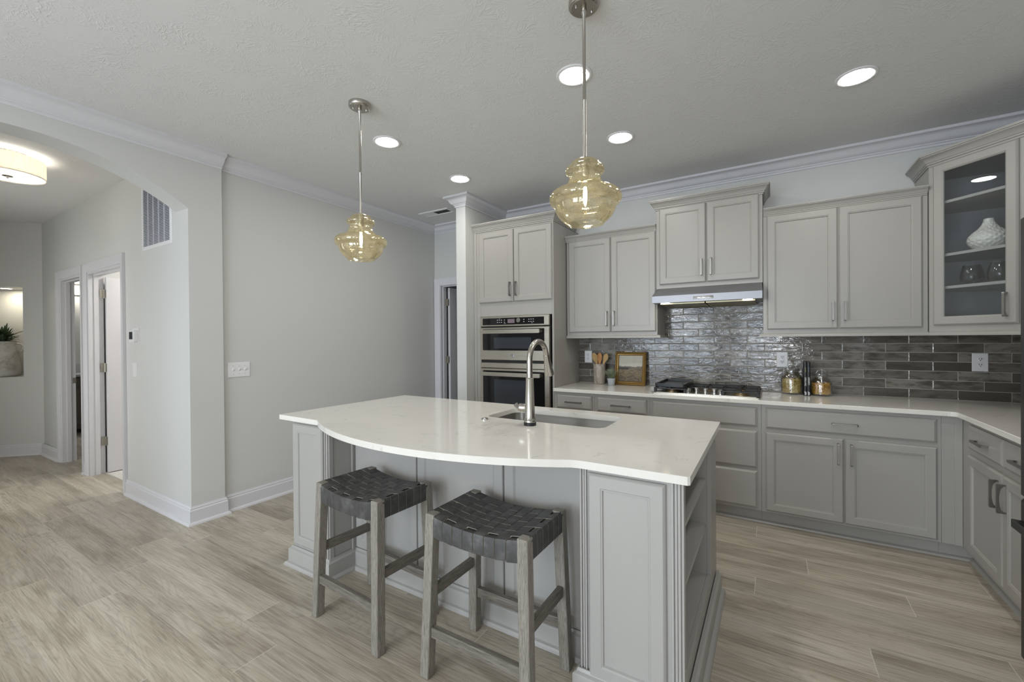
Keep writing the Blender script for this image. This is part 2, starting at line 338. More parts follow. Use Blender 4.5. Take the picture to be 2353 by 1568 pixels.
# ---------------------------------------------------------------- mesh building
class MB:
    def __init__(s): s.bm = bmesh.new()
    def face(s, pts):
        vs = [s.bm.verts.new(p) for p in pts]
        try: return s.bm.faces.new(vs)
        except ValueError: return None
    def box(s, x0, y0, z0, x1, y1, z1):
        if x0 > x1: x0, x1 = x1, x0
        if y0 > y1: y0, y1 = y1, y0
        if z0 > z1: z0, z1 = z1, z0
        v = [s.bm.verts.new(p) for p in ((x0,y0,z0),(x1,y0,z0),(x1,y1,z0),(x0,y1,z0),(x0,y0,z1),(x1,y0,z1),(x1,y1,z1),(x0,y1,z1))]
        for f in ((3,2,1,0),(4,5,6,7),(0,1,5,4),(1,2,6,5),(2,3,7,6),(3,0,4,7)): s.bm.faces.new([v[i] for i in f])
        return s
    def hexa(s, a, b):
        """solid between two loops of points of equal length"""
        va = [s.bm.verts.new(p) for p in a]; vb = [s.bm.verts.new(p) for p in b]; n = len(a)
        s.bm.faces.new(list(reversed(va))); s.bm.faces.new(vb)
        for i in range(n): s.bm.faces.new([va[i], va[(i+1) % n], vb[(i+1) % n], vb[i]])
        return s
    def prism(s, pts, z0, z1, fn=None):
        """extrude 2D polygon (x,y) from z0 to z1; fn maps (a,b,c) to world"""
        fn = fn or (lambda a, b, c: (a, b, c))
        return s.hexa([fn(x, y, z0) for x, y in pts], [fn(x, y, z1) for x, y in pts])
    def lathe(s, prof, c=(0,0,0), seg=32, axis='z', cap=True):
        rings = []
        for r, h in prof:
            ring = []
            for k in range(seg):
                a = 2*PI*k/seg; u, w = r*math.cos(a), r*math.sin(a)
                p = {'z': (u, w, h), 'x': (h, u, w), 'y': (w, h, u)}[axis]
                ring.append(s.bm.verts.new((p[0]+c[0], p[1]+c[1], p[2]+c[2])))
            rings.append(ring)
        for a, b in zip(rings, rings[1:]):
            for k in range(seg): s.bm.faces.new([a[k], a[(k+1) % seg], b[(k+1) % seg], b[k]])
        if cap:
            if prof[0][0] > 1e-6: s.bm.faces.new(list(reversed(rings[0])))
            if prof[-1][0] > 1e-6: s.bm.faces.new(rings[-1])
        return s
    def tube(s, path, r, seg=12, cap=True):
        path = [Vector(p) for p in path]; rs = r if isinstance(r, (list, tuple)) else [r]*len(path)
        prev = None; rings = []
        for i, p in enumerate(path):
            t = (path[min(i+1, len(path)-1)]-path[max(i-1, 0)]).normalized()
            if prev is None: n = t.orthogonal().normalized()
            else: n = (prev-t*prev.dot(t)).normalized()
            prev = n; b = t.cross(n)
            rings.append([s.bm.verts.new(p+(n*math.cos(2*PI*k/seg)+b*math.sin(2*PI*k/seg))*rs[i]) for k in range(seg)])
        for a, b in zip(rings, rings[1:]):
            for k in range(seg): s.bm.faces.new([a[k], a[(k+1) % seg], b[(k+1) % seg], b[k]])
        if cap: s.bm.faces.new(list(reversed(rings[0]))); s.bm.faces.new(rings[-1])
        return s
    def sweep(s, prof, path, z0=0.0, side=1, up=1):
        """profile (out, height) along a 2D path, mitred; side=1: outward is to the right of travel"""
        P = [Vector(p) for p in path]; n = len(P); rows = []
        for i in range(n):
            d1 = (P[i]-P[i-1]).normalized() if i else None; d2 = (P[i+1]-P[i]).normalized() if i < n-1 else None
            nn = lambda d: Vector((d.y, -d.x))*side
            if d1 is None: m = nn(d2)
            elif d2 is None: m = nn(d1)
            else:
                a, b = nn(d1), nn(d2); m = (a+b); m = m/(m.length_squared)*2*1.0 if m.length > 1e-6 else a
                m = (a+b)/(1+a.dot(b))
            rows.append([s.bm.verts.new((P[i].x+m.x*o, P[i].y+m.y*o, z0+h*up)) for o, h in prof])
        k = len(prof)
        for a, b in zip(rows, rows[1:]):
            for j in range(k): s.bm.faces.new([a[j], a[(j+1) % k], b[(j+1) % k], b[j]])
        s.bm.faces.new(list(reversed(rows[0]))); s.bm.faces.new(rows[-1]); return s
    def slab(s, outer, holes, z0, z1, fn=None):
        """flat plate with holes"""
        fn = fn or (lambda a, b, c: (a, b, c))
        for z in (z0, z1):
            es = []
            for loop in [outer]+holes:
                vs = [s.bm.verts.new(fn(x, y, z)) for x, y in loop]
                es += [s.bm.edges.new((vs[i], vs[(i+1) % len(vs)])) for i in range(len(vs))]
            bmesh.ops.triangle_fill(s.bm, use_beauty=True, use_dissolve=False, edges=es)
        for loop in [outer]+holes:
            for i in range(len(loop)):
                a, b = loop[i], loop[(i+1) % len(loop)]
                s.face([fn(*a, z0), fn(*b, z0), fn(*b, z1), fn(*a, z1)])
        bmesh.ops.remove_doubles(s.bm, verts=s.bm.verts, dist=1e-5); return s
    def rings(s, F, u0, u1, v0, v1, rr, hole=False):
        """nested rectangles: rr = [(inset, out)], F maps (u,v,w) -> world"""
        L = []
        for ins, w in rr:
            L.append([s.bm.verts.new(F(u, v, w)) for u, v in ((u0+ins, v0+ins), (u1-ins, v0+ins), (u1-ins, v1-ins), (u0+ins, v1-ins))])
        for a, b in zip(L, L[1:]):
            for k in range(4): s.bm.faces.new([a[k], a[(k+1) % 4], b[(k+1) % 4], b[k]])
        if not hole: s.bm.faces.new(L[-1]); s.bm.faces.new(list(reversed(L[0])))
        else:
            a, b = L[-1], L[0]
            for k in range(4): s.bm.faces.new([a[k], a[(k+1) % 4], b[(k+1) % 4], b[k]])
        return s
WM = {}
def empty(name, label, cat, loc=(0,0,0), rz=0.0, group=None, kind=None):
    o = bpy.data.objects.new(name, None); C.objects.link(o); o.empty_display_size = 0.1
    o.location = loc; o.rotation_euler = (0, 0, rz)
    WM[o.name] = Matrix.Translation(loc) @ Matrix.Rotation(rz, 4, 'Z')
    tag(o, label, cat, group, kind); return o
def tag(o, label=None, cat=None, group=None, kind=None):
    if label: o['label'] = label
    if cat: o['category'] = cat
    if group: o['group'] = group
    if kind: o['kind'] = kind
    return o
def finish(mb, name, mat, sharp=35, bevel=0.0, smooth=True):
    bm = mb.bm
    if not getattr(mb, 'keep', False): bmesh.ops.recalc_face_normals(bm, faces=bm.faces)
    me = bpy.data.meshes.new(name); bm.to_mesh(me); bm.free()
    if mat: me.materials.append(mat)
    if smooth:
        for p in me.polygons: p.use_smooth = True
        me.set_sharp_from_angle(angle=math.radians(sharp))
    o = bpy.data.objects.new(name, me); C.objects.link(o)
    if bevel:
        b = o.modifiers.new('bevel', 'BEVEL'); b.width = bevel; b.segments = 2; b.limit_method = 'ANGLE'; b.angle_limit = math.radians(50)
    return o
def part(name, mb, mat, parent, local=False, label=None, **kw):
    M0 = WM[parent.name]
    if not local: bmesh.ops.transform(mb.bm, matrix=M0.inverted(), verts=mb.bm.verts)
    o = finish(mb, name, mat, **kw); o.parent = parent; WM[o.name] = M0
    if label: o['label'] = label
    return o
def single(name, mb, mat, label=None, cat=None, group=None, kind=None, base=None, **kw):
    """a thing that is one mesh, with its origin at its base"""
    bm = mb.bm
    if base is None:
        xs = [v.co for v in bm.verts]; base = ((min(p.x for p in xs)+max(p.x for p in xs))/2, (min(p.y for p in xs)+max(p.y for p in xs))/2, min(p.z for p in xs))
    bmesh.ops.translate(bm, vec=-Vector(base), verts=bm.verts)
    o = finish(mb, name, mat, **kw); o.location = base; WM[o.name] = Matrix.Translation(base)
    tag(o, label, cat, group, kind); return o
def struct(name, mb, mat, **kw):
    o = finish(mb, name, mat, **kw); tag(o, kind='structure'); WM[o.name] = Matrix.Identity(4); return o
def sempty(name, loc=(0,0,0)):
    o = bpy.data.objects.new(name, None); C.objects.link(o); o.location = loc; o['kind'] = 'structure'; WM[o.name] = Matrix.Translation(loc); return o
def rrect(x0, y0, x1, y1, r, seg=6):
    pts = []
    for cx, cy, a0 in ((x1-r, y0+r, -PI/2), (x1-r, y1-r, 0), (x0+r, y1-r, PI/2), (x0+r, y0+r, PI)):
        for k in range(seg+1): a = a0+PI/2*k/seg; pts.append((cx+r*math.cos(a), cy+r*math.sin(a)))
    return pts
def copy_tree(o, parent=None):
    c = o.copy(); C.objects.link(c); c.parent = parent
    for ch in list(o.children): copy_tree(ch, c)
    return c
# frames: map (u along width, v up, w outward)
def FY(y): return lambda u, v, w: (u, y-w, v)            # faces -y
def FX(x): return lambda u, v, w: (x-w, u, v)            # faces -x (u = y)
def FXp(x): return lambda u, v, w: (x+w, u, v)           # faces +x (u = y)
def FD(o, d, n): return lambda u, v, w: (o[0]+d[0]*u+n[0]*w, o[1]+d[1]*u+n[1]*w, v)
DOOR = [(0, 0), (0, 0.010), (0.003, 0.0145), (0.009, 0.019), (0.050, 0.019), (0.053, 0.0165), (0.057, 0.0165), (0.060, 0.009), (0.062, 0.009)]
SLABF = [(0, 0), (0, 0.009), (0.004, 0.012), (0.014, 0.019)]
CABCROWN = [(0, 0), (0.006, 0), (0.006, 0.010), (0.013, 0.014), (0.013, 0.022), (0.018, 0.026), (0.024, 0.040), (0.036, 0.054), (0.046, 0.060), (0.046, 0.066), (0.052, 0.068), (0.052, 0.080), (0, 0.080)]
ROOMCROWN = [(0, 0), (0.008, 0), (0.011, 0.005), (0.011, 0.017), (0.020, 0.020), (0.021, 0.027), (0.028, 0.030), (0.037, 0.035), (0.045, 0.045), (0.052, 0.058), (0.060, 0.070), (0.072, 0.079), (0.086, 0.083), (0.094, 0.085), (0.096, 0.087), (0.096, 0.104), (0, 0.104)]
BASEB = [(0, 0.135), (0.005, 0.135), (0.008, 0.126), (0.012, 0.120), (0.010, 0.113), (0.014, 0.106), (0.016, 0.104), (0.016, 0.022), (0.024, 0.019), (0.030, 0.012), (0.033, 0), (0, 0)]
def handle(parent, F, cu, cv, L=0.14, vertical=True, w0=0.019):
    """bar pull with a straight outer face and an arched inner face"""
    mb = MB(); hw = 0.0055
    fn = (lambda a, b, c: F(cu+c, cv+a, w0+b)) if vertical else (lambda a, b, c: F(cu+a, cv+c, w0+b))
    st = [(-L/2, 0.0, 0.031), (-L/2+0.006, 0.0, 0.033)]
    for k in range(13):
        f = -1+2*k/12; st.append((f*(L/2-0.0065), 0.007+0.017*(1-f*f)**0.45, 0.033))
    st += [(L/2-0.006, 0.0, 0.033), (L/2, 0.0, 0.031)]
    R_ = [[mb.bm.verts.new(fn(a, b, c)) for b, c in ((i, -hw), (o, -hw), (o, hw), (i, hw))] for a, i, o in st]
    for a, b in zip(R_, R_[1:]):
        for k in range(4): mb.bm.faces.new([a[k], a[(k+1) % 4], b[(k+1) % 4], b[k]])
    mb.bm.faces.new(R_[0]); mb.bm.faces.new(list(reversed(R_[-1])))
    return part('handle', mb, M['handle'], parent, sharp=30)
def door(parent, F, u0, u1, v0, v1, hu=None, hv=None, mat=None, L=0.14):
    d = part('door', MB().rings(F, u0, u1, v0, v1, DOOR), mat or M['cab'], parent, sharp=20)
    if hu is not None: handle(d, F, hu, hv, L)
    return d
def drawer(parent, F, u0, u1, v0, v1, h=True, mat=None, L=0.14):
    d = part('drawer', MB().rings(F, u0, u1, v0, v1, SLABF), mat or M['cab'], parent, sharp=20)
    if h: handle(d, F, (u0+u1)/2, (v0+v1)/2, L, vertical=False)
    return d

# ================================================================= ROOM SHELL
XS, XA, YH = -3.745, -3.715, -2.755      # switch wall, arch wall face, hall wall face
XR, YR = 1.60, -8.0
struct('floor', MB().box(-9.8, -8.2, -0.1, 1.75, 1.3, 0.0), M['floor'])
struct('ceiling', MB().box(-9.8, -8.2, H, 1.75, 1.3, H+0.1), M['ceiling'])
# back wall with pantry opening
PX0, PX1, PZ = -3.665, -2.905, 2.085
w = MB(); w.box(-3.90, 0, 0, PX0, 0.115, H); w.box(PX0, 0, PZ, PX1, 0.115, H); w.box(PX1, 0, 0, XR+0.12, 0.115, H)
struct('wall_back', w, M['wall'])
struct('wall_left', MB().box(XS-0.115, -2.525, 0, XS, 0, H), M['wall'])
struct('wall_column', MB().box(-2.78, -0.75, 0, -2.66, 0, H), M['wall'])
struct('wall_right', MB().box(XR, YR, 0, XR+0.12, 0, H), M['wall'])
# arch wall
yc, hw, zs, za = -3.578, 0.823, 2.372, 2.628
R = (hw*hw+(za-zs)**2)/(2*(za-zs)); a0 = math.asin(hw/R)
arc = [(yc+R*math.sin(-a0+2*a0*k/40), za-R+R*math.cos(-a0+2*a0*k/40)) for k in range(41)]
y0a, y1a = arc[0][0], arc[-1][0]
w = MB().slab([(YR, 0), (y0a, 0)]+arc+[(y1a, 0), (-2.525, 0), (-2.525, H), (YR, H)], [], 0, 1, lambda a, b, c: (XA-0.2*c, a, b))
struct('wall_arch', w, M['wall'], sharp=20)
# hall wall with two door openings
D1 = (-6.935, -6.20); D2 = (-5.985, -5.055); DZ = 2.09
w = MB(); w.box(-7.67, YH, 0, D1[0], -2.64, H); w.box(D1[1], YH, 0, D2[0], -2.64, H); w.box(D2[1], YH, 0, -3.915, -2.64, H)
w.box(D1[0], YH, DZ, D1[1], -2.64, H); w.box(D2[0], YH, DZ, D2[1], -2.64, H)
struct('wall_hall', w, M['wall'])
# diagonal hall end wall with niche; local frame: u from the corner going (-,-), w towards the hall
dgo = (-7.67, -2.765); dd = (-0.7071, -0.7071); dn = (0.7071, -0.7071)
FDG = FD(dgo, dd, dn)
NU0, NU1, NZ0, NZ1 = 0.182, 0.882, 0.956, 2.055
w = MB()
def dbox(mb, F, u0, u1, v0, v1, w0, w1): return mb.hexa([F(u0,v0,w0), F(u1,v0,w0), F(u1,v1,w0), F(u0,v1,w0)], [F(u0,v0,w1), F(u1,v0,w1), F(u1,v1,w1), F(u0,v1,w1)])
dbox(w, FDG, -0.12, NU0, 0, H, -0.115, 0); dbox(w, FDG, NU1, 2.4, 0, H, -0.115, 0)
dbox(w, FDG, NU0, NU1, 0, NZ0, -0.115, 0); dbox(w, FDG, NU0, NU1, NZ1, H, -0.115, 0)
struct('wall_hall_end', w, M['wall'])
w = MB(); dbox(w, FDG, NU0-0.02, NU1+0.02, NZ0-0.02, NZ1+0.02, -0.37, -0.35); dbox(w, FDG, NU0-0.02, NU0, NZ0-0.02, NZ1+0.02, -0.35, -0.115); dbox(w, FDG, NU1, NU1+0.02, NZ0-0.02, NZ1+0.02, -0.35, -0.115)
dbox(w, FDG, NU0, NU1, NZ0-0.02, NZ0, -0.35, -0.115); dbox(w, FDG, NU0, NU1, NZ1, NZ1+0.02, -0.35, -0.115)
struct('wall_niche', w, M['wall'])
w = MB(); w.box(-9.6, -4.52, 0, -6.8, -4.402, H); w.box(-4.8, -4.52, 0, -3.915, -4.402, H); w.box(-6.8, -4.52, 0, -4.8, -4.402, 0.25); w.box(-6.8, -4.52, 2.25, -4.8, -4.402, H)
struct('wall_hall_side', w, M['wall'])
wd = sempty('window_3', (-6.8, -4.5, 0.25))  # unseen window added so that the hall gets more light
part('window_frame', MB().rings(lambda u, v, q: (u, -4.5+q, v), -6.8, -4.8, 0.25, 2.25, [(0, 0), (0, 0.09), (0.06, 0.09), (0.06, 0)], hole=True), M['trim'], wd)
part('pane', MB().box(-6.74, -4.49, 0.31, -4.86, -4.485, 2.19), M['glass'], wd)
# rooms behind the hall doors and the pantry
w = MB(); w.box(-9.4, -0.75, 0, -3.86, -0.65, H); w.box(-6.12, -2.64, 0, -6.05, -0.75, H); w.box(-9.5, -2.64, 0, -9.4, -0.65, H)
struct('wall_rooms', w, M['wall'])
w = MB(); w.box(-3.90, 1.1, 0, -2.5, 1.2, H); w.box(-3.90, 0.115, 0, -3.80, 1.1, H); w.box(-2.6, 0.115, 0, -2.5, 1.1, H)
struct('wall_pantry', w, M['wall'])
struct('floor_carpet', MB().box(-6.05, -2.64, 0.0, -3.86, -0.75, 0.008), M['carpet'])
# rear wall (behind the camera) with two big windows
w = MB(); xs = [-3.915]+[v for q in WINS for v in q[:2]]+[XR+0.12]
for i in range(0, len(xs), 2): w.box(xs[i], YR-0.15, 0, xs[i+1], YR, H)
for x0, x1, z0, z1 in WINS: w.box(x0, YR-0.15, 0, x1, YR, z0); w.box(x0, YR-0.15, z1, x1, YR, H)
struct('wall_front', w, M['wall'])
for i, (x0, x1, z0, z1) in enumerate(WINS):
    wd = sempty('window_%d' % (i+1), (x0, YR-0.1, z0)); f = MB()
    F = lambda u, v, q: (u, YR-0.1+q, v)
    f.rings(F, x0, x1, z0, z1, [(0, 0), (0, 0.09), (0.06, 0.09), (0.06, 0)], hole=True)
    f.box(x0+0.06, YR-0.08, 1.55, x1-0.06, YR-0.05, 1.60)
    if x1-x0 > 1.2: f.box((x0+x1)/2-0.05, YR-0.08, z0+0.06, (x0+x1)/2+0.05, YR-0.03, z1-0.06)
    part('window_frame', f, M['trim'], wd)
    part('pane', MB().box(x0+0.06, YR-0.095, z0+0.06, x1-0.06, YR-0.09, z1-0.06), M['glass'], wd)
# crown and base trims
struct('trim_1', MB().sweep(ROOMCROWN, [(XS, -2.525), (XS, 0), (-2.78, 0), (-2.78, -0.75), (-2.66, -0.75), (-2.66, 0), (XR, 0), (XR, YR), (XA, YR)], H-0.104), M['trim'], sharp=25)
struct('trim_2', MB().sweep(ROOMCROWN, [(XA, YR), (XA, -2.525)], H-0.104), M['trim'], sharp=25)
struct('baseboard_left', MB().sweep(BASEB, [(D2[1]+0.085, YH), (XA, YH), (XA, -2.525), (XS, -2.525), (XS, -0.01)], 0), M['trim'], sharp=25)
struct('baseboard_hall', MB().sweep(BASEB, [(-9.3, -4.395), (-7.67, -2.765), (D1[0]-0.085, YH)], 0), M['trim'], sharp=25)
struct('baseboard_hall_middle', MB().sweep(BASEB, [(D1[1]+0.06, YH), (D2[0]-0.085, YH)], 0), M['trim'], sharp=25)
struct('baseboard_arch', MB().sweep(BASEB, [(XA, YR), (XA, y0a)], 0), M['trim'], sharp=25)
struct('baseboard_front', MB().sweep(BASEB, [(XR, -2.75), (XR, YR), (XA, YR)], 0), M['trim'], sharp=25)

# ---------------------------------------------------------------- doors
CAS = [(0, 0), (0, 0.010), (0.010, 0.013), (0.022, 0.013), (0.030, 0.017), (0.060, 0.019), (0.072, 0.022), (0.085, 0.022), (0.085, 0)]
def casing(parent, F, u0, u1, v1):
    """three-sided casing around an opening, profile runs outward from the opening"""
    mb = MB(); path = [(u0, 0), (u0, v1), (u1, v1), (u1, 0)]; rows = []
    for i, (u, v) in enumerate(path):
        du, dv = ((-1, 0), (-1, 1), (1, 1), (1, 0))[i]
        rows.append([mb.bm.verts.new(F(u+du*o, v+dv*o, q)) for o, q in CAS])
    k = len(CAS)
    for a, b in zip(rows, rows[1:]):
        for j in range(k): mb.bm.faces.new([a[j], a[(j+1) % k], b[(j+1) % k], b[j]])
    mb.bm.faces.new(rows[0]); mb.bm.faces.new(list(reversed(rows[-1])))
    return part('casing', mb, M['trim'], parent, sharp=25)
def jambs(parent, F, u0, u1, v1, depth, stop=True):
    mb = MB(); t = 0.018
    for a, b, c, d in ((u0, u0+t, 0, v1), (u1-t, u1, 0, v1), (u0+t, u1-t, v1-t, v1)): dbox(mb, F, a, b, c, d, -depth, 0.001)
    if stop:
        for a, b, c, d in ((u0+t, u0+t+0.011, 0, v1-t), (u1-t-0.011, u1-t, 0, v1-t), (u0+t+0.011, u1-t-0.011, v1-t-0.011, v1-t)): dbox(mb, F, a, b, c, d, -depth+0.04, -depth+0.075)
    return part('jamb', mb, M['trim'], parent)
def hinge(parent, x, y, z, leafdir):
    """butt hinge: knuckle at (x,y), leaves towards -y on the jamb and +y on the slab"""
    mb = MB(); mb.tube([(x, y, z-0.047), (x, y, z+0.047)], 0.006, 10)
    mb.box(x-0.004, y-0.036, z-0.044, x-0.0015, y, z+0.044); mb.box(x, y, z-0.044, x+0.036, y+0.0025, z+0.044)
    for k in (-0.028, 0, 0.028): mb.lathe([(0.004, 0), (0.003, 0.001)], (x-0.0015, y-0.02, z+k), 8, 'x')
    return part('hinge', mb, M['hinge'], parent)
def panel_slab(parent, x, y0, y1, z1):
    """open door slab standing along y, its face towards +x, with two raised panels"""
    mb = MB().box(x-0.035, y0, 0.012, x-0.004, y1, z1); F = FXp(x-0.004)
    fr = 0.115
    for a, b in ((0.20, 0.95), (1.08, z1-fr)):
        pass
    s = part('slab', mb, M['trim'], parent)
    f = MB()
    for u0, u1, v0, v1 in ((y0, y0+fr, 0.012, z1), (y1-fr, y1, 0.012, z1), (y0+fr, y1-fr, 0.012, 0.22), (y0+fr, y1-fr, 0.94, 1.08), (y0+fr, y1-fr, z1-fr, z1)): f.box(x-0.004, u0, v0, x, u1, v1)
    part('rail_and_stile', f, M['trim'], s)
    return s
d2 = sempty('door_2', (D2[0], YH, 0)); casing(d2, FY(YH), D2[0]+0.0, D2[1], DZ); jambs(d2, FY(YH), D2[0], D2[1], DZ, 0.115)
s2 = part('slab', MB().box(-5.948, -2.632, 0.016, -5.912, -1.78, 2.05), M['trim'], d2)
for z in (0.34, 1.108, 1.88): hinge(d2, -5.956, -2.636, z, 1)
kb = MB().lathe([(0.026, 0), (0.026, 0.006), (0.011, 0.012), (0.011, 0.03), (0.024, 0.04), (0.027, 0.055), (0.018, 0.066), (0.0, 0.068)], (-5.912, -1.85, 0.94), 20, 'x'); part('knob', kb, M['hinge'], s2)
d1 = sempty('door_1', (D1[0], YH, 0)); casing(d1, FY(YH), D1[0], D1[1], DZ); jambs(d1, FY(YH), D1[0], D1[1], DZ, 0.115)
part('strike_plate', MB().box(D1[0]+0.018, -2.667, 0.90, D1[0]+0.021, -2.638, 0.965), M['hinge'], d1)
s1 = part('slab', MB().box(-6.25, -2.632, 0.016, -6.215, -1.93, 2.05), M['trim'], d1)
d3 = sempty('door_3', (PX0, 0, 0)); casing(d3, FY(0), PX0+0.012, PX1, PZ-0.012); jambs(d3, FY(0), PX0, PX1, PZ, 0.115)
s3 = panel_slab(d3, -3.595, 0.122, 0.86, 2.05)
for z in (0.30, 1.108, 1.86): hinge(d3, -3.642, 0.117, z, 1)

# ================================================================= TALL OVEN CABINET
t = empty('oven_cabinet', 'tall greige cabinet housing the wall oven beside the white wall stub', 'cabinet', (-2.2, -0.3, 0))
TX0, TX1 = -2.657, -1.738
b = MB(); b.box(TX0, -0.61, 0.10, -2.575, -0.002, 2.485); b.box(-1.757, -0.61, 0.10, TX1, -0.002, 2.485); b.box(-2.575, -0.61, 1.606, -1.757, -0.002, 2.485); b.box(-2.575, -0.61, 0.10, -1.757, -0.002, 0.40); b.box(TX0, -0.54, 0, TX1, -0.002, 0.10); b.box(-2.575, -0.03, 0.40, -1.757, -0.002, 1.606)
part('body', b, M['cab'], t, bevel=0.0015)
F = FY(-0.61)
door(t, F, -2.583, -2.171, 1.745, 2.462, -2.202, 1.868); door(t, F, -2.165, -1.752, 1.745, 2.462, -2.134, 1.868)
drawer(t, F, -2.583, -1.752, 0.125, 0.385)
part('crown_molding', MB().sweep(CABCROWN, [(TX0, -0.612), (TX1, -0.612), (TX1, -0.09)], 2.478), M['cab'], t, sharp=25)
part('edge_strip', MB().box(TX0, -0.616, 0.10, -2.625, -0.61, 2.478), M['cab'], t, bevel=0.002)

# ---- wall oven (combination unit)
ov = empty('wall_oven', 'stainless double wall oven with microwave on top, built into the tall cabinet', 'oven', (-2.165, -0.62, 0.42))
OX0, OX1 = -2.562, -1.770
F = FY(-0.611)
part('housing', MB().box(-2.56, -0.611, 0.42, -1.772, -0.05, 1.60), M['dark'], ov)
cp = part('control_panel', MB().rings(F, OX0, OX1, 1.502, 1.603, [(0, 0), (0, 0.030), (0.004, 0.034)]), M['steel'], ov)
part('control_glass', MB().rings(F, -2.528, -1.824, 1.516, 1.584, [(0, 0.030), (0, 0.036), (0.001, 0.037)]), M['black_glass'], cp)
part('display', MB().rings(F, -2.225, -2.145, 1.531, 1.571, [(0, 0.0375), (0, 0.0385)]), M['lcd'], cp)
kn = MB().lathe([(0.022, 0), (0.022, 0.012), (0.020, 0.014), (0.016, 0.014), (0.016, 0.012), (0.0, 0.012)], (0, 0, 0), 24, 'y')
bmesh.ops.rotate(kn.bm, cent=(0,0,0), matrix=Matrix.Rotation(PI, 3, 'Z'), verts=kn.bm.verts); bmesh.ops.translate(kn.bm, vec=(-2.098, -0.648, 1.556), verts=kn.bm.verts)
part('dial', kn, M['chrome'], cp)
for gx, n in ((-2.345, 3), (-2.262, 1), (-2.040, 1), (-1.985, 3)):
    for k in range(n):
        for zz in (1.563, 1.541): part('button', MB().box(gx+k*0.024-0.006, -0.6495, zz-0.0032, gx+k*0.024+0.006, -0.6485, zz+0.0032), M['print'], cp)
for xa, xb_, za_ in ((-2.33, -2.31, 1.575), (-2.27, -2.244, 1.5265), (-1.96, -1.94, 1.5265)): part('caption', MB().box(xa, -0.6495, za_, xb_, -0.6485, za_+0.002), M['print'], cp)
def oven_door(z0, z1, gz0, gz1, wz0, wz1, hz):
    d = part('oven_door', MB().rings(F, OX0, OX1, z0, z1, [(0, 0), (0, 0.030), (0.004, 0.034)]), M['steel'], ov)
    part('door_glass', MB().slab(rrect(-2.528, gz0, -1.822, gz1, 0.008, 3), [], 0, 1, lambda a, bb, c: (a, -0.645-0.003*c, bb)), M['black_glass'], d)
    part('window', MB().slab(rrect(-2.39, wz0, -1.962, wz1, 0.006, 3), [], 0, 1, lambda a, bb, c: (a, -0.648-0.0015*c, bb)), M['screen_grey'], d)
    h = MB().slab(rrect(-2.532, hz-0.019, -1.848, hz+0.019, 0.004, 3), [], 0, 1, lambda a, bb, c: (a, -0.688-0.014*c, bb))
    for x in (-2.515, -1.865): h.box(x-0.012, -0.690, hz-0.014, x+0.012, -0.646, hz+0.014)
    part('door_handle', h, M['steel'], d, bevel=0.002)
    return d
od = oven_door(1.163, 1.490, 1.260, 1.474, 1.280, 1.390, 1.448)
lg = MB().lathe([(0.019, 0), (0.019, -0.003), (0.016, -0.0035), (0.016, -0.002), (0.0, -0.002)], (-2.176, -0.645, 1.208), 28, 'y')
for k, (ax, az, r) in enumerate(((-0.006, 0.004, 0.005), (0.006, 0.003, 0.005), (0, -0.006, 0.006))):
    lg.tube([(-2.176+ax+r*math.cos(q*0.7+k), -0.6485, 1.208+az+r*math.sin(q*0.7+k)) for q in range(8)], 0.0011, 6)
part('badge', lg, M['chrome'], od)
part('vent_strip', MB().box(-2.54, -0.630, 1.137, -1.79, -0.62, 1.161), M['dark'], ov)
part('lower_trim', MB().rings(F, OX0, OX1, 1.083, 1.136, [(0, 0), (0, 0.030), (0.004, 0.034)]), M['steel'], ov)
oven_door(0.425, 1.078, 0.52, 1.058, 0.58, 0.97, 1.026)

# ================================================================= UPPER CABINETS
def upper(name, label, x0, x1, z0, z1, yf, doors, crown_h, crown_path, rail=True, crown_scale=1.0):
    t = empty(name, label, 'cabinet', ((x0+x1)/2, yf/2, z0), group='upper cabinets on the back wall')
    part('body', MB().box(x0, yf, z0, x1, -0.012, z1), M['cab'], t, bevel=0.0015)
    F = FY(yf)
    for u0, u1, v0, v1, hu in doors: door(t, F, u0, u1, v0, v1, hu, v0+0.125)
    part('crown_molding', MB().sweep([(o*crown_scale, h*crown_scale) for o, h in CABCROWN], crown_path, crown_h), M['cab'], t, sharp=25)
    if rail:
        RAIL = [(0, 0), (0.016, 0), (0.016, 0.010), (0.012, 0.018), (0.004, 0.024), (0, 0.026)]
        part('light_rail', MB().sweep(RAIL, rail, z0-0.002), M['cab'], t, sharp=25)
    return t
upper('upper_cabinet', 'two-door greige upper cabinet between the oven tower and the hood cabinet', -1.728, -0.862, 1.378, 2.34, -0.33,
      [(-1.703, -1.284, 1.432, 2.318, -1.315), (-1.277, -0.872, 1.432, 2.318, -1.246)], 2.318, [(-1.735, -0.332), (-0.866, -0.332)], rail=[(-1.728, -0.332), (-0.850, -0.332), (-0.850, -0.02)], crown_scale=0.72)
upper('upper_cabinet', 'short raised greige cabinet directly above the range hood', -0.862, -0.058, 1.802, 2.52, -0.345,
      [(-0.836, -0.464, 1.836, 2.498, -0.496), (-0.457, -0.082, 1.836, 2.498, -0.425)], 2.490, [(-0.862, -0.012), (-0.862, -0.347), (-0.058, -0.347), (-0.058, -0.012)], rail=None)
upper('upper_cabinet', 'wide two-door greige upper cabinet between the hood cabinet and the glass corner cabinet', -0.056, 0.893, 1.378, 2.34, -0.33,
      [(-0.030, 0.411, 1.432, 2.314, 0.379), (0.418, 0.864, 1.432, 2.314, 0.450)], 2.316, [(-0.052, -0.332), (0.890, -0.332)], rail=[(-0.068, -0.02), (-0.068, -0.332), (0.893, -0.332)], crown_scale=0.72)

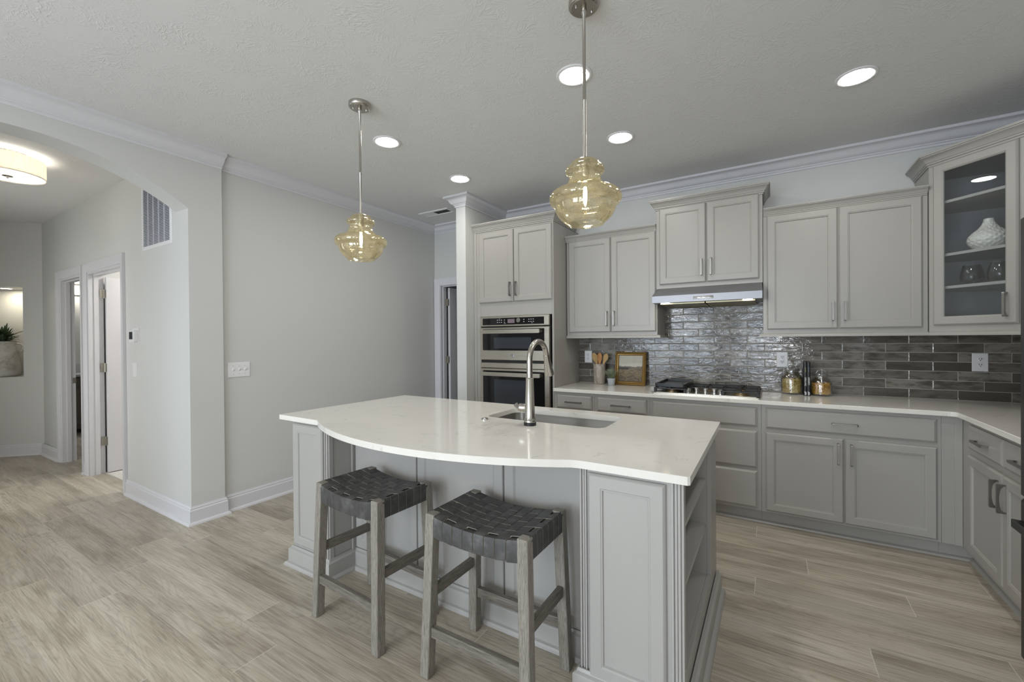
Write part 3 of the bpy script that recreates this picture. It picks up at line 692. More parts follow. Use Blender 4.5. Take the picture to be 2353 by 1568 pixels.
# ---- diagonal glass corner cabinet
gc = empty('corner_cabinet', 'diagonal glass-door corner cabinet on the right, with shelves of glassware', 'cabinet', (1.25, -0.3, 1.378))
A = (0.897, -0.337); Bp = (1.262, -0.702); zt0, zt1 = 1.378, 2.50
dg = (0.70711, -0.70711); nd = (-0.70711, -0.70711); LD = math.hypot(Bp[0]-A[0], Bp[1]-A[1])
FG = FD(A, dg, nd)
b = MB()
foot = [A, (0.897, -0.012), (1.588, -0.012), (1.588, -0.702), Bp]
def poly_plate(mb, pts, z0, z1): mb.prism(pts, z0, z1)
poly_plate(b, foot, zt0, zt0+0.03); poly_plate(b, foot, zt1-0.02, zt1)
b.box(0.897, A[1], zt0+0.03, 0.915, -0.012, zt1-0.02); b.box(0.915, -0.03, zt0+0.03, 1.588, -0.012, zt1-0.02); b.box(1.57, -0.702, zt0+0.03, 1.588, -0.03, zt1-0.02); b.box(Bp[0], -0.702, zt0+0.03, 1.57, -0.684, zt1-0.02)
dbox(b, FG, 0, 0.034, zt0+0.03, zt1-0.02, -0.018, 0); dbox(b, FG, LD-0.095, LD, zt0+0.03, zt1-0.02, -0.018, 0); dbox(b, FG, 0.034, LD-0.095, zt0+0.03, 1.455, -0.018, 0); dbox(b, FG, 0.034, LD-0.095, 2.475, zt1-0.02, -0.018, 0)
part('body', b, M['cab'], gc)
inner = [(0.918, -0.345), (0.918, -0.033), (1.567, -0.033), (1.567, -0.68), (1.255, -0.68)]
lin = MB(); lin.box(0.9155, -0.3, 1.41, 0.917, -0.033, 2.478); lin.box(0.917, -0.0325, 1.41, 1.567, -0.031, 2.478); lin.box(1.568, -0.68, 1.41, 1.5695, -0.033, 2.478); poly_plate(lin, inner, 2.476, 2.4785)
part('lining', lin, M['cabin'], gc)
for z in (1.696, 1.908, 2.252): part('shelf', MB().prism([(0.95, -0.36), (0.919, -0.345), (0.919, -0.034), (1.566, -0.034), (1.566, -0.679), (1.235, -0.645)], z-0.018, z), M['cab'], gc, bevel=0.001)
gd = part('door', MB().rings(FG, 0.030, LD-0.082, 1.442, 2.490, [(0, 0), (0, 0.010), (0.003, 0.0145), (0.009, 0.019), (0.047, 0.019), (0.052, 0.015), (0.056, 0.010), (0.056, 0)], hole=True), M['cab'], gc, sharp=20)
part('pane', MB().rings(FG, 0.083, LD-0.135, 1.495, 2.437, [(0, 0.004), (0, 0.008)]), M['pane'], gd)
handle(gd, FG, LD-0.148+0.02, 1.553)
part('crown_molding', MB().sweep(CABCROWN, [(0.897, -0.012), (A[0], A[1]), (Bp[0], Bp[1]), (1.588, -0.702)], 2.492), M['cab'], gc, sharp=25)
RAIL = [(0, 0), (0.016, 0), (0.016, 0.010), (0.012, 0.018), (0.004, 0.024), (0, 0.026)]
part('light_rail', MB().sweep(RAIL, [(A[0]+0.004, A[1]-0.004), (Bp[0], Bp[1]), (1.588, -0.702)], 1.376), M['cab'], gc, sharp=25)
# contents
def dimple_vase():
    mb = MB(); prof = []
    pr = [(0.045, 0), (0.060, 0.006), (0.088, 0.035), (0.098, 0.062), (0.093, 0.088), (0.074, 0.112), (0.050, 0.134), (0.034, 0.155), (0.025, 0.178), (0.023, 0.194), (0.019, 0.194), (0.015, 0.180)]
    seg, rows = 120, 84; L = []
    for i in range(rows):
        tt = i/(rows-1)*(len(pr)-1); k = min(int(tt), len(pr)-2); f = tt-k
        r = pr[k][0]*(1-f)+pr[k+1][0]*f; z = pr[k][1]*(1-f)+pr[k+1][1]*f
        ring = []
        for j in range(seg):
            a = 2*PI*j/seg; dm = 0
            if 0.008 < z < 0.165: dm = -0.0055*max(0, math.cos(a*15+(PI if int(z/0.014) % 2 else 0)))*abs(math.sin(PI*(z/0.014 % 1)))
            ring.append(mb.bm.verts.new(((r+dm)*math.cos(a), (r+dm)*math.sin(a), z)))
        L.append(ring)
    for a, c in zip(L, L[1:]):
        for j in range(seg): mb.bm.faces.new([a[j], a[(j+1) % seg], c[(j+1) % seg], c[j]])
    mb.bm.faces.new(list(reversed(L[0]))); return mb
o = finish(dimple_vase(), 'vase', plain('cream_glazed_ceramic', srgb(222, 218, 208), 0.3), sharp=60); o.location = (1.160, -0.385, 1.9085)
tag(o, 'squat white dimpled ceramic vase on the middle shelf of the glass corner cabinet', 'vase')
TUMO = [(0.032, 0.0), (0.040, 0.004), (0.047, 0.012), (0.0515, 0.023), (0.053, 0.034), (0.0525, 0.044), (0.0500, 0.056), (0.0465, 0.068), (0.0425, 0.080), (0.0390, 0.090)]
TUMO = [(r*1.02, z*1.36) for r, z in TUMO]
TUM = [(0.0, 0.0)]+TUMO+[(r-0.0018, z) for r, z in reversed(TUMO[1:])]+[(0.030, 0.006), (0.0, 0.006)]
tu = finish(MB().lathe(TUM, seg=36), 'tumbler', M['smoke'], sharp=50); tu.location = (1.080, -0.400, 1.6965)
tag(tu, 'smoked tumbler on the lower shelf of the corner cabinet, fully visible through the glass', 'glass', 'smoked tumblers in the corner cabinet')
t2 = tu.copy(); C.objects.link(t2); t2.location = (1.172, -0.500, 1.6965)
t2['label'] = 'smoked tumbler half hidden behind the right stile of the glass cabinet door'

# ================================================================= HOOD
hd = empty('range_hood', 'stainless under-cabinet range hood with two small lamps above the cooktop', 'range hood', (-0.46, -0.25, 1.668))
HX0, HX1, HB, HF = -0.872, -0.058, 1.668, -0.485
XB, YBK = -0.8605, -0.352
sh = MB(); sh.box(HX0, HF, HB, HX1, HF+0.012, 1.728); sh.box(HX0, HF+0.012, HB, HX0+0.012, YBK, 1.728); sh.box(XB, YBK, HB, XB+0.012, -0.012, 1.728); sh.box(HX1-0.012, HF+0.012, HB, HX1, -0.012, 1.728); sh.box(HX0+0.012, HF+0.012, HB+0.003, HX1-0.012, -0.012, 1.728)
sh.hexa([(HX0, HF, 1.728), (HX1, HF, 1.728), (HX1, YBK, 1.728), (HX0, YBK, 1.728)], [(HX0+0.012, YBK-0.002, 1.800), (HX1-0.004, YBK-0.002, 1.800), (HX1-0.004, YBK, 1.800), (HX0+0.012, YBK, 1.800)])
sh.box(XB, YBK, 1.728, HX1-0.004, -0.012, 1.800)
part('shell', sh, M['hoodsteel'], hd, bevel=0.0015)
pn = part('control_panel', MB().rings(FY(HF), -0.545, -0.395, 1.688, 1.710, [(0, 0), (0, 0.001), (0.001, 0.0015)]), M['handle'], hd)
bt = MB()
for k in range(4): part('button', MB().box(-0.525+k*0.036, HF-0.0022, 1.696, -0.515+k*0.036, HF-0.0015, 1.699), M['dark'], pn)
for x0, x1 in ((HX0+0.05, -0.470), (-0.460, HX1-0.05)):
    fl = MB().rings(lambda u, v, w: (u, v, HB+0.002-0.030*(v+0.40)-w), x0, x1, -0.40, -0.05, [(0, 0), (0, 0.010), (0.010, 0.012), (0.014, 0.008)])
    part('filter', fl, M['filter'], hd)
for x in (HX0+0.10, HX1-0.10): part('lamp', MB().lathe([(0.034, 0), (0.034, -0.006), (0.026, -0.007), (0, -0.007)], (x, -0.44, HB+0.002), 24), M['hoodlamp'], hd)
sl = MB()
for k in range(14): sl.box(-0.66+k*0.026, -0.356, 1.793, -0.64+k*0.026, -0.352, 1.796)
part('vent_slot', sl, M['dark'], hd)

# ================================================================= BACKSPLASH
o = struct('backsplash', MB().slab([(-1.737, 0.915), (XR-0.002, 0.915), (XR-0.002, 1.379), (-0.058, 1.379), (-0.058, 1.80), (-0.862, 1.80), (-0.862, 1.379), (-1.737, 1.379)], [], 0, 1, lambda a, b, c: (a, -0.001-0.010*c, b)), M['tile'])
del o['kind']; tag(o, 'glossy grey handmade subway tile backsplash on the back wall', 'backsplash')
o = struct('backsplash', MB().box(XR-0.011, -1.63, 0.915, XR-0.001, -0.0115, 1.379), M['tile']); del o['kind']
tag(o, 'short tiled backsplash return on the right wall behind the corner of the counter', 'backsplash')

# ================================================================= BASE CABINETS
def base(label, x0, x1, fn):
    t = empty('base_cabinet', label, 'cabinet', ((x0+x1)/2, -0.3, 0), group='base cabinets along the back wall')
    b = MB(); b.box(x0, -0.61, 0.10, x1, -0.012, 0.884)
    part('body', b, M['cab'], t, bevel=0.001)
    k = MB(); k.box(x0, -0.555, 0, x1, -0.02, 0.10); part('toe_kick', k, M['cab'], t)
    fn(t, FY(-0.61)); return t
def f1(t, F): drawer(t, F, -1.711, -1.367, 0.733, 0.858, L=0.155); door(t, F, -1.711, -1.367, 0.118, 0.700, -1.398, 0.60)
def f2(t, F): drawer(t, F, -1.318, -0.889, 0.733, 0.858, L=0.165); door(t, F, -1.318, -1.107, 0.118, 0.700, -1.138, 0.60); door(t, F, -1.101, -0.889, 0.118, 0.700, -1.07, 0.60)
def f3(t, F):
    for v0, v1 in ((0.716, 0.857), (0.413, 0.684), (0.119, 0.391)): drawer(t, F, -0.842, -0.093, v0, v1, h=False)
def f4(t, F):
    drawer(t, F, -0.041, 0.865, 0.712, 0.860)
    door(t, F, -0.041, 0.409, 0.116, 0.685, 0.378, 0.585); door(t, F, 0.415, 0.866, 0.116, 0.685, 0.447, 0.585)
base('narrow one-drawer greige base cabinet next to the oven tower', -1.737, -1.343, f1)
base('one-drawer greige base cabinet between the narrow base cabinet and the cooktop', -1.342, -0.867, f2)
base('greige base cabinet with three plain handleless drawers under the cooktop', -0.866, -0.067, f3)
base('wide greige base cabinet with one long drawer over two doors, right of the cooktop', -0.066, 0.886, f4)
# corner filler + right-hand run
cf = empty('corner_filler', 'blank greige filler panel where the two base runs meet', 'cabinet panel', (0.93, -0.6, 0))
b = MB(); b.box(0.887, -0.61, 0.10, 0.979, -0.55, 0.884); b.box(0.945, -0.616, 0.10, 0.979, -0.61, 0.884); part('panel', b, M['cab'], cf, bevel=0.0015)
b = MB(); b.box(0.887, -0.555, 0, 1.036, -0.50, 0.10); part('toe_kick', b, M['cab'], cf)
rc = empty('base_cabinet', 'greige base cabinet on the right wall beside the refrigerator, with two drawers and two doors', 'cabinet', (1.3, -1.1, 0), group='base cabinets along the back wall')
part('body', MB().box(0.98, -1.635, 0.10, XR-0.012, -0.612, 0.884), M['cab'], rc, bevel=0.001)
part('toe_kick', MB().box(1.036, -1.635, 0, XR-0.02, -0.50, 0.10), M['cab'], rc)
F = FX(0.98)
drawer(rc, F, -1.177, -0.742, 0.722, 0.858, L=0.15); drawer(rc, F, -1.618, -1.184, 0.722, 0.858, L=0.15)
door(rc, F, -1.177, -0.742, 0.129, 0.685, -1.140, 0.580); door(rc, F, -1.618, -1.184, 0.129, 0.685, -1.222, 0.580)
SHOE = [(0, 0), (0.016, 0), (0.014, 0.010), (0.006, 0.016), (0, 0.018)]
struct('trim_3', MB().sweep(SHOE, [(-1.737, -0.556), (1.035, -0.556), (1.035, -1.635)], 0), M['cab'], sharp=25)

# ---- perimeter countertop
ctr = [(-1.736, -0.013), (-1.736, -0.645), (0.915, -0.645)]
for k in range(7):
    a = PI/2*k/6; ctr.append((0.915+0.03*math.sin(a), -0.675+0.03*math.cos(a)))
ctr += [(0.945, -1.640), (XR-0.013, -1.640), (XR-0.013, -0.013)]
o = MB().slab(ctr, [], 0.8845, 0.9145)
single('countertop', o, M['quartz'], 'white quartz worktop wrapping along the back wall and into the right corner', 'countertop', bevel=0.003)

# ---- cooktop
ck = empty('cooktop', 'five-burner gas cooktop with black grates set in the back counter', 'cooktop', (-0.461, -0.33, 0.9145))
KX0, KX1, KY0, KY1 = -0.853, -0.070, -0.588, -0.085
tr = MB().slab(rrect(KX0, KY0, KX1, KY1, 0.018, 5), [], 0.915, 0.922); tr.slab(rrect(KX0+0.02, KY0+0.02, KX1-0.02, KY1-0.02, 0.012, 4), [], 0.922, 0.926)
part('tray', tr, M['steel'], ck)
for x, y, r in ((-0.715, -0.46, 0.040), (-0.715, -0.21, 0.034), (-0.461, -0.26, 0.052), (-0.205, -0.46, 0.046), (-0.205, -0.21, 0.036)):
    bb = part('burner', MB().lathe([(r+0.014, 0), (r+0.014, 0.006), (r, 0.010), (r, 0.016), (0, 0.016)], (x, y, 0.926), 28), M['brass'], ck)
    part('burner_cap', MB().lathe([(r-0.004, 0.0), (r-0.003, 0.006), (r-0.010, 0.009), (0, 0.009)], (x, y, 0.942), 28), M['iron'], bb)
def grate(x0, x1, y0, y1):
    g = MB(); z0, z1, wd = 0.950, 0.962, 0.011
    g.box(x0, y0, z0, x1, y0+wd, z1); g.box(x0, y1-wd, z0, x1, y1, z1); g.box(x0, y0+wd, z0, x0+wd, y1-wd, z1); g.box(x1-wd, y0+wd, z0, x1, y1-wd, z1)
    for x in (x0, x1-0.02):
        for y in (y0, y1-0.02): g.box(x, y, 0.926, x+0.02, y+0.02, z0)
    xm = (x0+x1)/2; ym = (y0+y1)/2
    if y1-y0 > 0.4:
        g.box(x0+wd, ym-0.006, z0, x1-wd, ym+0.006, z1)
        cs = [(xm, y0+(ym-y0)/2), (xm, ym+(y1-ym)/2)]
    else: cs = [(xm, ym)]
    for cx, cy in cs:
        hy = (ym-y0)/2 if len(cs) == 2 else (y1-y0)/2
        for sx, sy in ((1, 0), (-1, 0), (0, 1), (0, -1)):
            if sx: g.box(cx+sx*0.03, cy-0.005, z0+0.002, cx+sx*(x1-x0-0.02)/2, cy+0.005, z1+0.006)
            else: g.box(cx-0.005, cy+sy*0.03, z0+0.002, cx+0.005, cy+sy*(hy-0.006), z1+0.006)
    return part('grate', g, M['iron'], ck, bevel=0.002)
grate(-0.842, -0.590, -0.560, -0.100); grate(-0.588, -0.336, -0.395, -0.100); grate(-0.334, -0.082, -0.560, -0.100)
for x, y in ((-0.588, -0.475), (-0.530, -0.435), (-0.462, -0.432), (-0.395, -0.442), (-0.345, -0.490)):
    part('knob', MB().lathe([(0.024, 0), (0.024, 0.004), (0.017, 0.006), (0.017, 0.012), (0.0205, 0.014), (0.0215, 0.030), (0.019, 0.034), (0, 0.034)], (x, y, 0.926), 24), M['chrome'], ck)
g = empty('griddle_plate', 'black griddle plate lying on the left grate of the cooktop', 'griddle', (-0.715, -0.33, 0.970))
pl = MB(); gx0, gx1, gy0, gy1 = -0.838, -0.600, -0.555, -0.105
out = rrect(gx0, gy0, gx1, gy1, 0.02, 5); inn = rrect(gx0+0.014, gy0+0.014, gx1-0.014, gy1-0.014, 0.012, 5)
pl.slab(out, [], 0.9685, 0.978); pl.slab(out, [inn], 0.978, 0.996); part('pan', pl, M['griddle'], g, bevel=0.002)

# ================================================================= ITEMS ON THE BACK COUNTER
CT = 0.9145
cr = empty('utensil_crock', 'stoneware crock with a grey wood-grain glaze holding wooden spoons', 'crock', (-1.487, -0.085, CT+0.0005))
part('pot', MB().lathe([(0, 0.0), (0.052, 0), (0.056, 0.006), (0.058, 0.09), (0.061, 0.182), (0.064, 0.190), (0.064, 0.200), (0.060, 0.202), (0.056, 0.196), (0.053, 0.09), (0.050, 0.012), (0, 0.012)], seg=40), M['crock'], cr, local=True, sharp=60)
def spoon(mat, label, bx, by, tx, ty, L, bw, bl, fork=False, base=(-1.487, -0.085)):
    """flat spoon: handle rises from inside the crock, blade at the top facing the room"""
    mb = MB(); p0 = Vector((base[0]+bx, base[1]+by, CT+0.016)); p1 = Vector((base[0]+tx, base[1]+ty, CT+L))
    d = (p1-p0).normalized(); side = d.cross(Vector((0, -1, 0))).normalized(); nrm = side.cross(d)
    T = (p1-p0).length; st = []
    for k in range(25):
        q = k/24*T; e = q-(T-bl)
        if e < 0: wd = 0.0065+0.004*max(0, 1+e/0.05); th = 0.0055
        else:
            f = e/bl; th = 0.0035
            if f < 0.6: g_ = f/0.6; wd = 0.0105+(bw-0.0105)*g_*g_*(3-2*g_)
            else: wd = max(0.003, bw*math.sqrt(max(0, 1-((f-0.6)/0.4)**2)))
        st.append((q, wd, th, e))
    rows = []
    for q, wd, th, e in st:
        c = p0+d*q+nrm*(0.010*max(0, e/bl)**2 if e > 0 else 0); ring = []
        for k in range(12):
            a = 2*PI*k/12; dish = 0.006*(1-abs(math.cos(a)))*(1 if (e > 0.015 and math.sin(a) < 0) else 0)
            ring.append(mb.bm.verts.new(c+side*(wd*math.cos(a))+nrm*(th*math.sin(a)+dish*0.6)))
        rows.append(ring)
    for a, c in zip(rows, rows[1:]):
        for k in range(12): mb.bm.faces.new([a[k], a[(k+1) % 12], c[(k+1) % 12], c[k]])
    mb.bm.faces.new(rows[0]); mb.bm.faces.new(list(reversed(rows[-1])))
    return single('wooden_spoon', mb, mat, label, 'spoon', 'wooden spoons in the crock', sharp=60)
spoon(M['spoon_a'], 'pale wooden spatula-spoon leaning left in the crock, with a wide blade', 0.020, 0.016, -0.062, 0.006, 0.312, 0.030, 0.120)
spoon(M['spoon_b'], 'reddish wooden spoon standing upright in the middle of the crock', 0.0, -0.018, 0.010, -0.012, 0.315, 0.025, 0.115)
spoon(M['spoon_c'], 'light wooden spoon with a dark mark leaning right in the crock', -0.030, 0.000, 0.080, 0.004, 0.306, 0.027, 0.105)
def grassy():
    mb = MB(); rnd = random.Random(3)
    for k in range(170):
        a = rnd.uniform(0, 2*PI); lean = rnd.uniform(0.05, 0.95); L = rnd.uniform(0.06, 0.115); r0 = rnd.uniform(0, 0.018)
        pts = []; 
        for q in range(6):
            f = q/5; pts.append(Vector((math.cos(a)*(r0+lean*L*f*(0.55+0.45*f)), math.sin(a)*(r0+lean*L*f*(0.55+0.45*f)), 0.066+L*(f-0.35*lean*f*f))))
        sd = Vector((-math.sin(a), math.cos(a), 0)); prev = None
        for q, p in enumerate(pts):
            wd = 0.0030*(1-0.85*q/5); cur = (mb.bm.verts.new(p-sd*wd), mb.bm.verts.new(p+Vector((0, 0, 0.0008))), mb.bm.verts.new(p+sd*wd))
            if prev: mb.bm.faces.new([prev[0], prev[1], cur[1], cur[0]]); mb.bm.faces.new([prev[1], prev[2], cur[2], cur[1]])
            prev = cur
    return mb
pp = empty('potted_grass', 'small grey-green grass plant in a pale grey pot beside the crock', 'potted plant', (-1.335, -0.175, CT+0.0005))
part('pot', MB().lathe([(0, 0), (0.026, 0), (0.030, 0.004), (0.038, 0.060), (0.040, 0.068), (0.037, 0.070), (0.034, 0.062), (0, 0.060)], seg=32), M['potgrey'], pp, local=True, sharp=60)
part('soil', MB().lathe([(0.034, 0.0615), (0.02, 0.066), (0, 0.067)], seg=24, cap=False), M['soil'], pp, local=True)
gr = part('foliage', grassy(), M['grass'], pp, local=True); gr['kind'] = 'stuff'
# framed landscape leaning on the tile
pf = empty('framed_painting', 'small landscape painting in a gilt frame leaning on the tile', 'painting', (-1.180, -0.085, CT+0.0005))
pf.rotation_euler = (math.radians(-8.5), 0, math.radians(-2)); WM[pf.name] = Matrix.Translation(pf.location) @ pf.rotation_euler.to_matrix().to_4x4()
Fp = lambda u, v, w: (u, -w, v)
part('frame', MB().rings(Fp, -0.152, 0.152, 0, 0.325, [(0, 0), (0, 0.016), (0.006, 0.020), (0.012, 0.018), (0.016, 0.013), (0.022, 0.016), (0.030, 0.014), (0.036, 0.008), (0.036, 0)], hole=True), M['gold'], pf, local=True, sharp=20)
cv = MB().rings(lambda u, v, w: (u, -w, v-0.034), -0.118, 0.118, 0.034, 0.291, [(0, 0.002), (0, 0.006)])
cvo = part('canvas', cv, M['painting'], pf, local=True); cvo.location = (0, 0, 0.034)
# pasta jars
def pasta_mesh(r, h, n, rr, L, seed, curl):
    mb = MB(); rnd = random.Random(seed)
    for k in range(n):
        rad = r*math.sqrt(rnd.uniform(0.35, 1)) if k % 4 else r*math.sqrt(rnd.random()); a = rnd.uniform(0, 2*PI); z = rnd.uniform(0, h)
        c = Vector((rad*0.86*math.cos(a), rad*0.86*math.sin(a), z)); d = Vector((rnd.gauss(0, 1), rnd.gauss(0, 1), rnd.gauss(0, 0.55))).normalized()
        pts = []
        for q in range(4):
            f = q/3-0.5; p = c+d*L*f+Vector((rnd.uniform(-1, 1), rnd.uniform(-1, 1), rnd.uniform(-1, 1)))*curl*0.3
            m = math.hypot(p.x, p.y)
            if m > r-rr: p.x *= (r-rr)/m; p.y *= (r-rr)/m
            p.z = min(h+0.012, max(rr, p.z)); pts.append(p)
        mb.tube(pts, rr, 5)
    return mb
def jar(x, y, r, hb, label, plabel, mat, seed, L, rr, n, fill, curl):
    j = empty('glass_jar', label, 'jar', (x, y, CT+0.0005), group='pasta jars on the back counter')
    body = [(0, 0), (r-0.004, 0), (r, 0.006), (r, hb*0.72), (r-0.008, hb*0.86), (r-0.026, hb*0.97), (r-0.028, hb), (r-0.031, hb), (r-0.030, hb*0.965), (r-0.012, hb*0.855), (r-0.004, hb*0.715), (r-0.004, 0.012), (0, 0.010)]
    part('body', MB().lathe(body, seg=40), M['glass'], j, local=True, sharp=60)
    ld = MB().lathe([(r-0.032, hb-0.012), (r-0.033, hb+0.002), (r-0.022, hb+0.003), (r-0.022, hb+0.028), (r-0.026, hb+0.032), (0.0, hb+0.034)], seg=36)
    lid = part('lid', ld, M['glass'], j, local=True, sharp=60)
    hnd = MB().tube([(0.030*math.cos(PI*k/12), 0, hb+0.034+0.026*math.sin(PI*k/12)) for k in range(13)], 0.005, 8)
    part('lid_handle', hnd, M['glass'], lid, local=True, sharp=60)
    p = finish(pasta_mesh(r-0.007, fill, n, rr, L, seed, curl), 'pasta', mat, sharp=60); p.location = (x, y, CT+0.0135)
    tag(p, plabel, 'pasta', kind='stuff')
jar(0.135, -0.125, 0.073, 0.178, 'left glass jar, the taller one, filled with pale short pasta, at the outlet', 'pale short pasta filling the taller jar', M['pasta_a'], 5, 0.034, 0.0032, 900, 0.105, 0.018)
jar(0.326, -0.140, 0.070, 0.140, 'right glass jar, the lower one, filled with golden penne', 'golden penne filling the lower jar', M['pasta_b'], 9, 0.042, 0.0042, 480, 0.078, 0.004)
# two black cookbooks
def textmesh(body, size, mat, parent, x, y, z, mirror=False):
    cu = bpy.data.curves.new('t', 'FONT'); cu.body = body; cu.size = size; cu.align_x = 'LEFT'; cu.align_y = 'CENTER'; cu.extrude = 0.0002
    tmp = bpy.data.objects.new('t', cu); C.objects.link(tmp); bpy.context.view_layer.update()
    me = bpy.data.meshes.new_from_object(tmp.evaluated_get(bpy.context.evaluated_depsgraph_get())); bpy.data.objects.remove(tmp, do_unlink=True)
    # text runs down the spine (rotated 90 degrees clockwise), facing -y
    me.transform(Matrix(((0, 1, 0, x), (0, 0, -1, y), (-1, 0, 0, z), (0, 0, 0, 1))))
    return me
def book(x0, x1, label, title, sub, subm):
    b = empty('cookbook', label, 'book', ((x0+x1)/2, -0.12, CT+0.0005), group='black cookbooks between the jars')
    y0, y1, z0, z1 = -0.205, -0.035, CT+0.0005, CT+0.262
    cv = MB(); cv.box(x0, y0, z0, x0+0.003, y1, z1); cv.box(x1-0.003, y0, z0, x1, y1, z1)
    xm, rr = (x0+x1)/2, (x1-x0)/2
    cv.prism([(xm-rr, y0)]+[(xm-rr*math.cos(PI*k/8), y0-0.003*math.sin(PI*k/8)) for k in range(1, 8)]+[(xm+rr, y0), (xm+rr, y0+0.003), (xm-rr, y0+0.003)], z0, z1)
    part('cover', cv, M['book'], b)
    part('pages', MB().box(x0+0.003, y0+0.004, z0+0.003, x1-0.003, y1-0.003, z1-0.003), M['pages'], b)
    for nm, tx, sz, mat, z in (('title', title, 0.0155, M['ink_w'], z1-0.118), ('subtitle', sub, 0.0085, subm, z1-0.040)):
        me = textmesh(tx, sz, mat, b, xm, y0-0.0036, z); me.transform(WM[b.name].inverted()); me.materials.append(mat)
        o = bpy.data.objects.new(nm, me); C.objects.link(o); o.parent = b; WM[o.name] = WM[b.name]
    lg = MB()
    for k, (ox, oz) in enumerate(((-0.004, 0.030), (0.003, 0.026), (-0.002, 0.020), (0.004, 0.017))): lg.box(xm+ox-0.003, y0-0.0038, z0+oz-0.003, xm+ox+0.003, y0-0.003, z0+oz+0.003)
    lg.box(xm-0.006, y0-0.0038, z0+0.007, xm+0.006, y0-0.003, z0+0.011); part('spine_mark', lg, M['ink_w'], b)
book(0.2120, 0.2325, 'black cookbook with GRILLING on its spine, against the taller jar', 'GRILLING', 'WILLIAMS', M['ink_y'])
book(0.2330, 0.2535, 'black cookbook with DESSERT on its spine, against the lower jar', 'DESSERT', 'WILLIAMS', M['ink_b'])

# ---------------------------------------------------------------- outlets, switches, grilles
def plate_y(name, label, cat, x0, x1, z0, z1, y, group=None):
    t = empty(name, label, cat, ((x0+x1)/2, y, z0), group=group)
    part('plate', MB().rings(FY(y), x0, x1, z0, z1, [(0, 0), (0, 0.003), (0.003, 0.006)]), M['white'], t, sharp=20); return t
def recept(t, cx, cz, y, decora):
    F = FY(y)
    if decora:
        part('receptacle', MB().rings(F, cx-0.017, cx+0.017, cz-0.034, cz+0.034, [(0, 0.004), (0, 0.0075), (0.001, 0.008)]), M['white'], t)
        part('reset_button', MB().rings(F, cx-0.009, cx+0.009, cz-0.004, cz+0.004, [(0, 0.008), (0, 0.009)]), M['white'], t)
    sl = MB()
    for s in (0.0195, -0.0195):
        if not decora: part('receptacle', MB().lathe([(0.0165, -0.005), (0.0165, -0.0075), (0.015, -0.008), (0, -0.008)], (cx, y, cz+s), 24, 'y'), M['white'], t)
        sl.box(cx-0.0075, y-0.0092, cz+s+0.001, cx-0.0045, y-0.0082, cz+s+0.009); sl.box(cx+0.0045, y-0.0092, cz+s+0.001, cx+0.0075, y-0.0082, cz+s+0.009); sl.box(cx-0.0025, y-0.0092, cz+s-0.009, cx+0.0025, y-0.0082, cz+s-0.004)
    part('slots', sl, M['dark'], t)
YB = -0.0115
t = plate_y('wall_outlet', 'white outlet plate on the tile behind the spoon crock', 'outlet', -1.672, -1.592, 1.122, 1.246, YB, 'outlets on the backsplash'); recept(t, -1.632, 1.184, YB, False)
t = plate_y('wall_outlet', 'white outlet plate mostly hidden behind the gilt-framed painting', 'outlet', -1.252, -1.172, 1.122, 1.246, YB, 'outlets on the backsplash'); recept(t, -1.212, 1.184, YB, True)
t = plate_y('wall_outlet', 'white square-faced outlet with a reset button above the pasta jars', 'outlet', 0.034, 0.113, 1.122, 1.248, YB, 'outlets on the backsplash'); recept(t, 0.0735, 1.185, YB, True)
t = plate_y('wall_outlet', 'white round-faced outlet on the tile under the corner cabinet', 'outlet', 1.189, 1.269, 1.124, 1.250, YB, 'outlets on the backsplash'); recept(t, 1.229, 1.187, YB, False)
sw = empty('light_switch', 'triple toggle switch plate on the wall left of the island', 'light switch', (XS, -2.4, 1.079)); F = FXp(XS)
part('plate', MB().rings(F, -2.484, -2.312, 1.079, 1.200, [(0, 0), (0, 0.003), (0.004, 0.0065)]), M['white'], sw, sharp=20)
for k in range(3):
    y = -2.444+k*0.046
    part('toggle', MB().hexa([(XS+0.006, y-0.005, 1.128), (XS+0.006, y+0.005, 1.128), (XS+0.006, y+0.005, 1.150), (XS+0.006, y-0.005, 1.150)], [(XS+0.020, y-0.004, 1.145), (XS+0.020, y+0.004, 1.145), (XS+0.018, y+0.004, 1.154), (XS+0.018, y-0.004, 1.154)]), M['white'], sw)
    sc = MB()
    for z in (1.107, 1.172): sc.lathe([(0.0035, 0), (0.003, 0.0015)], (XS+0.0062, y, z), 10, 'x')
    part('screw', sc, M['print'], sw)
rs = empty('light_switch', 'single rocker switch on the hall wall below the thermostat', 'light switch', (-4.76, YH, 1.07)); F = FY(YH)
part('plate', MB().rings(F, -4.805, -4.720, 1.070, 1.190, [(0, 0), (0, 0.003), (0.003, 0.006)]), M['white'], rs, sharp=20)
part('rocker', MB().rings(F, -4.779, -4.746, 1.096, 1.164, [(0, 0.005), (0, 0.009), (0.002, 0.010)]), M['white'], rs)
th = empty('thermostat', 'white thermostat with a small grey screen on the hall wall', 'thermostat', (-4.72, YH, 1.37))
part('mounting_plate', MB().slab(rrect(-4.80, 1.362, -4.655, 1.494, 0.012, 4), [], 0, 1, lambda a, b, c: (a, YH-0.006*c, b)), M['white'], th)
body = part('body', MB().slab(rrect(-4.785, 1.372, -4.670, 1.472, 0.012, 4), [], 0, 1, lambda a, b, c: (a, YH-0.006-0.028*c, b)), M['white'], th, bevel=0.003)
part('screen', MB().box(-4.776, YH-0.0355, 1.398, -4.705, YH-0.0343, 1.462), M['screen_grey'], body)
vg = empty('return_air_grille', 'white louvred return-air grille high on the hall wall beside the arch', 'vent', (-4.27, YH, 2.145))
F = FY(YH); part('frame', MB().rings(F, -4.56, -3.985, 2.145, 2.72, [(0, 0), (0, 0.004), (0.006, 0.008), (0.030, 0.008), (0.032, 0.002), (0.032, 0)], hole=True), M['white'], vg, sharp=20)
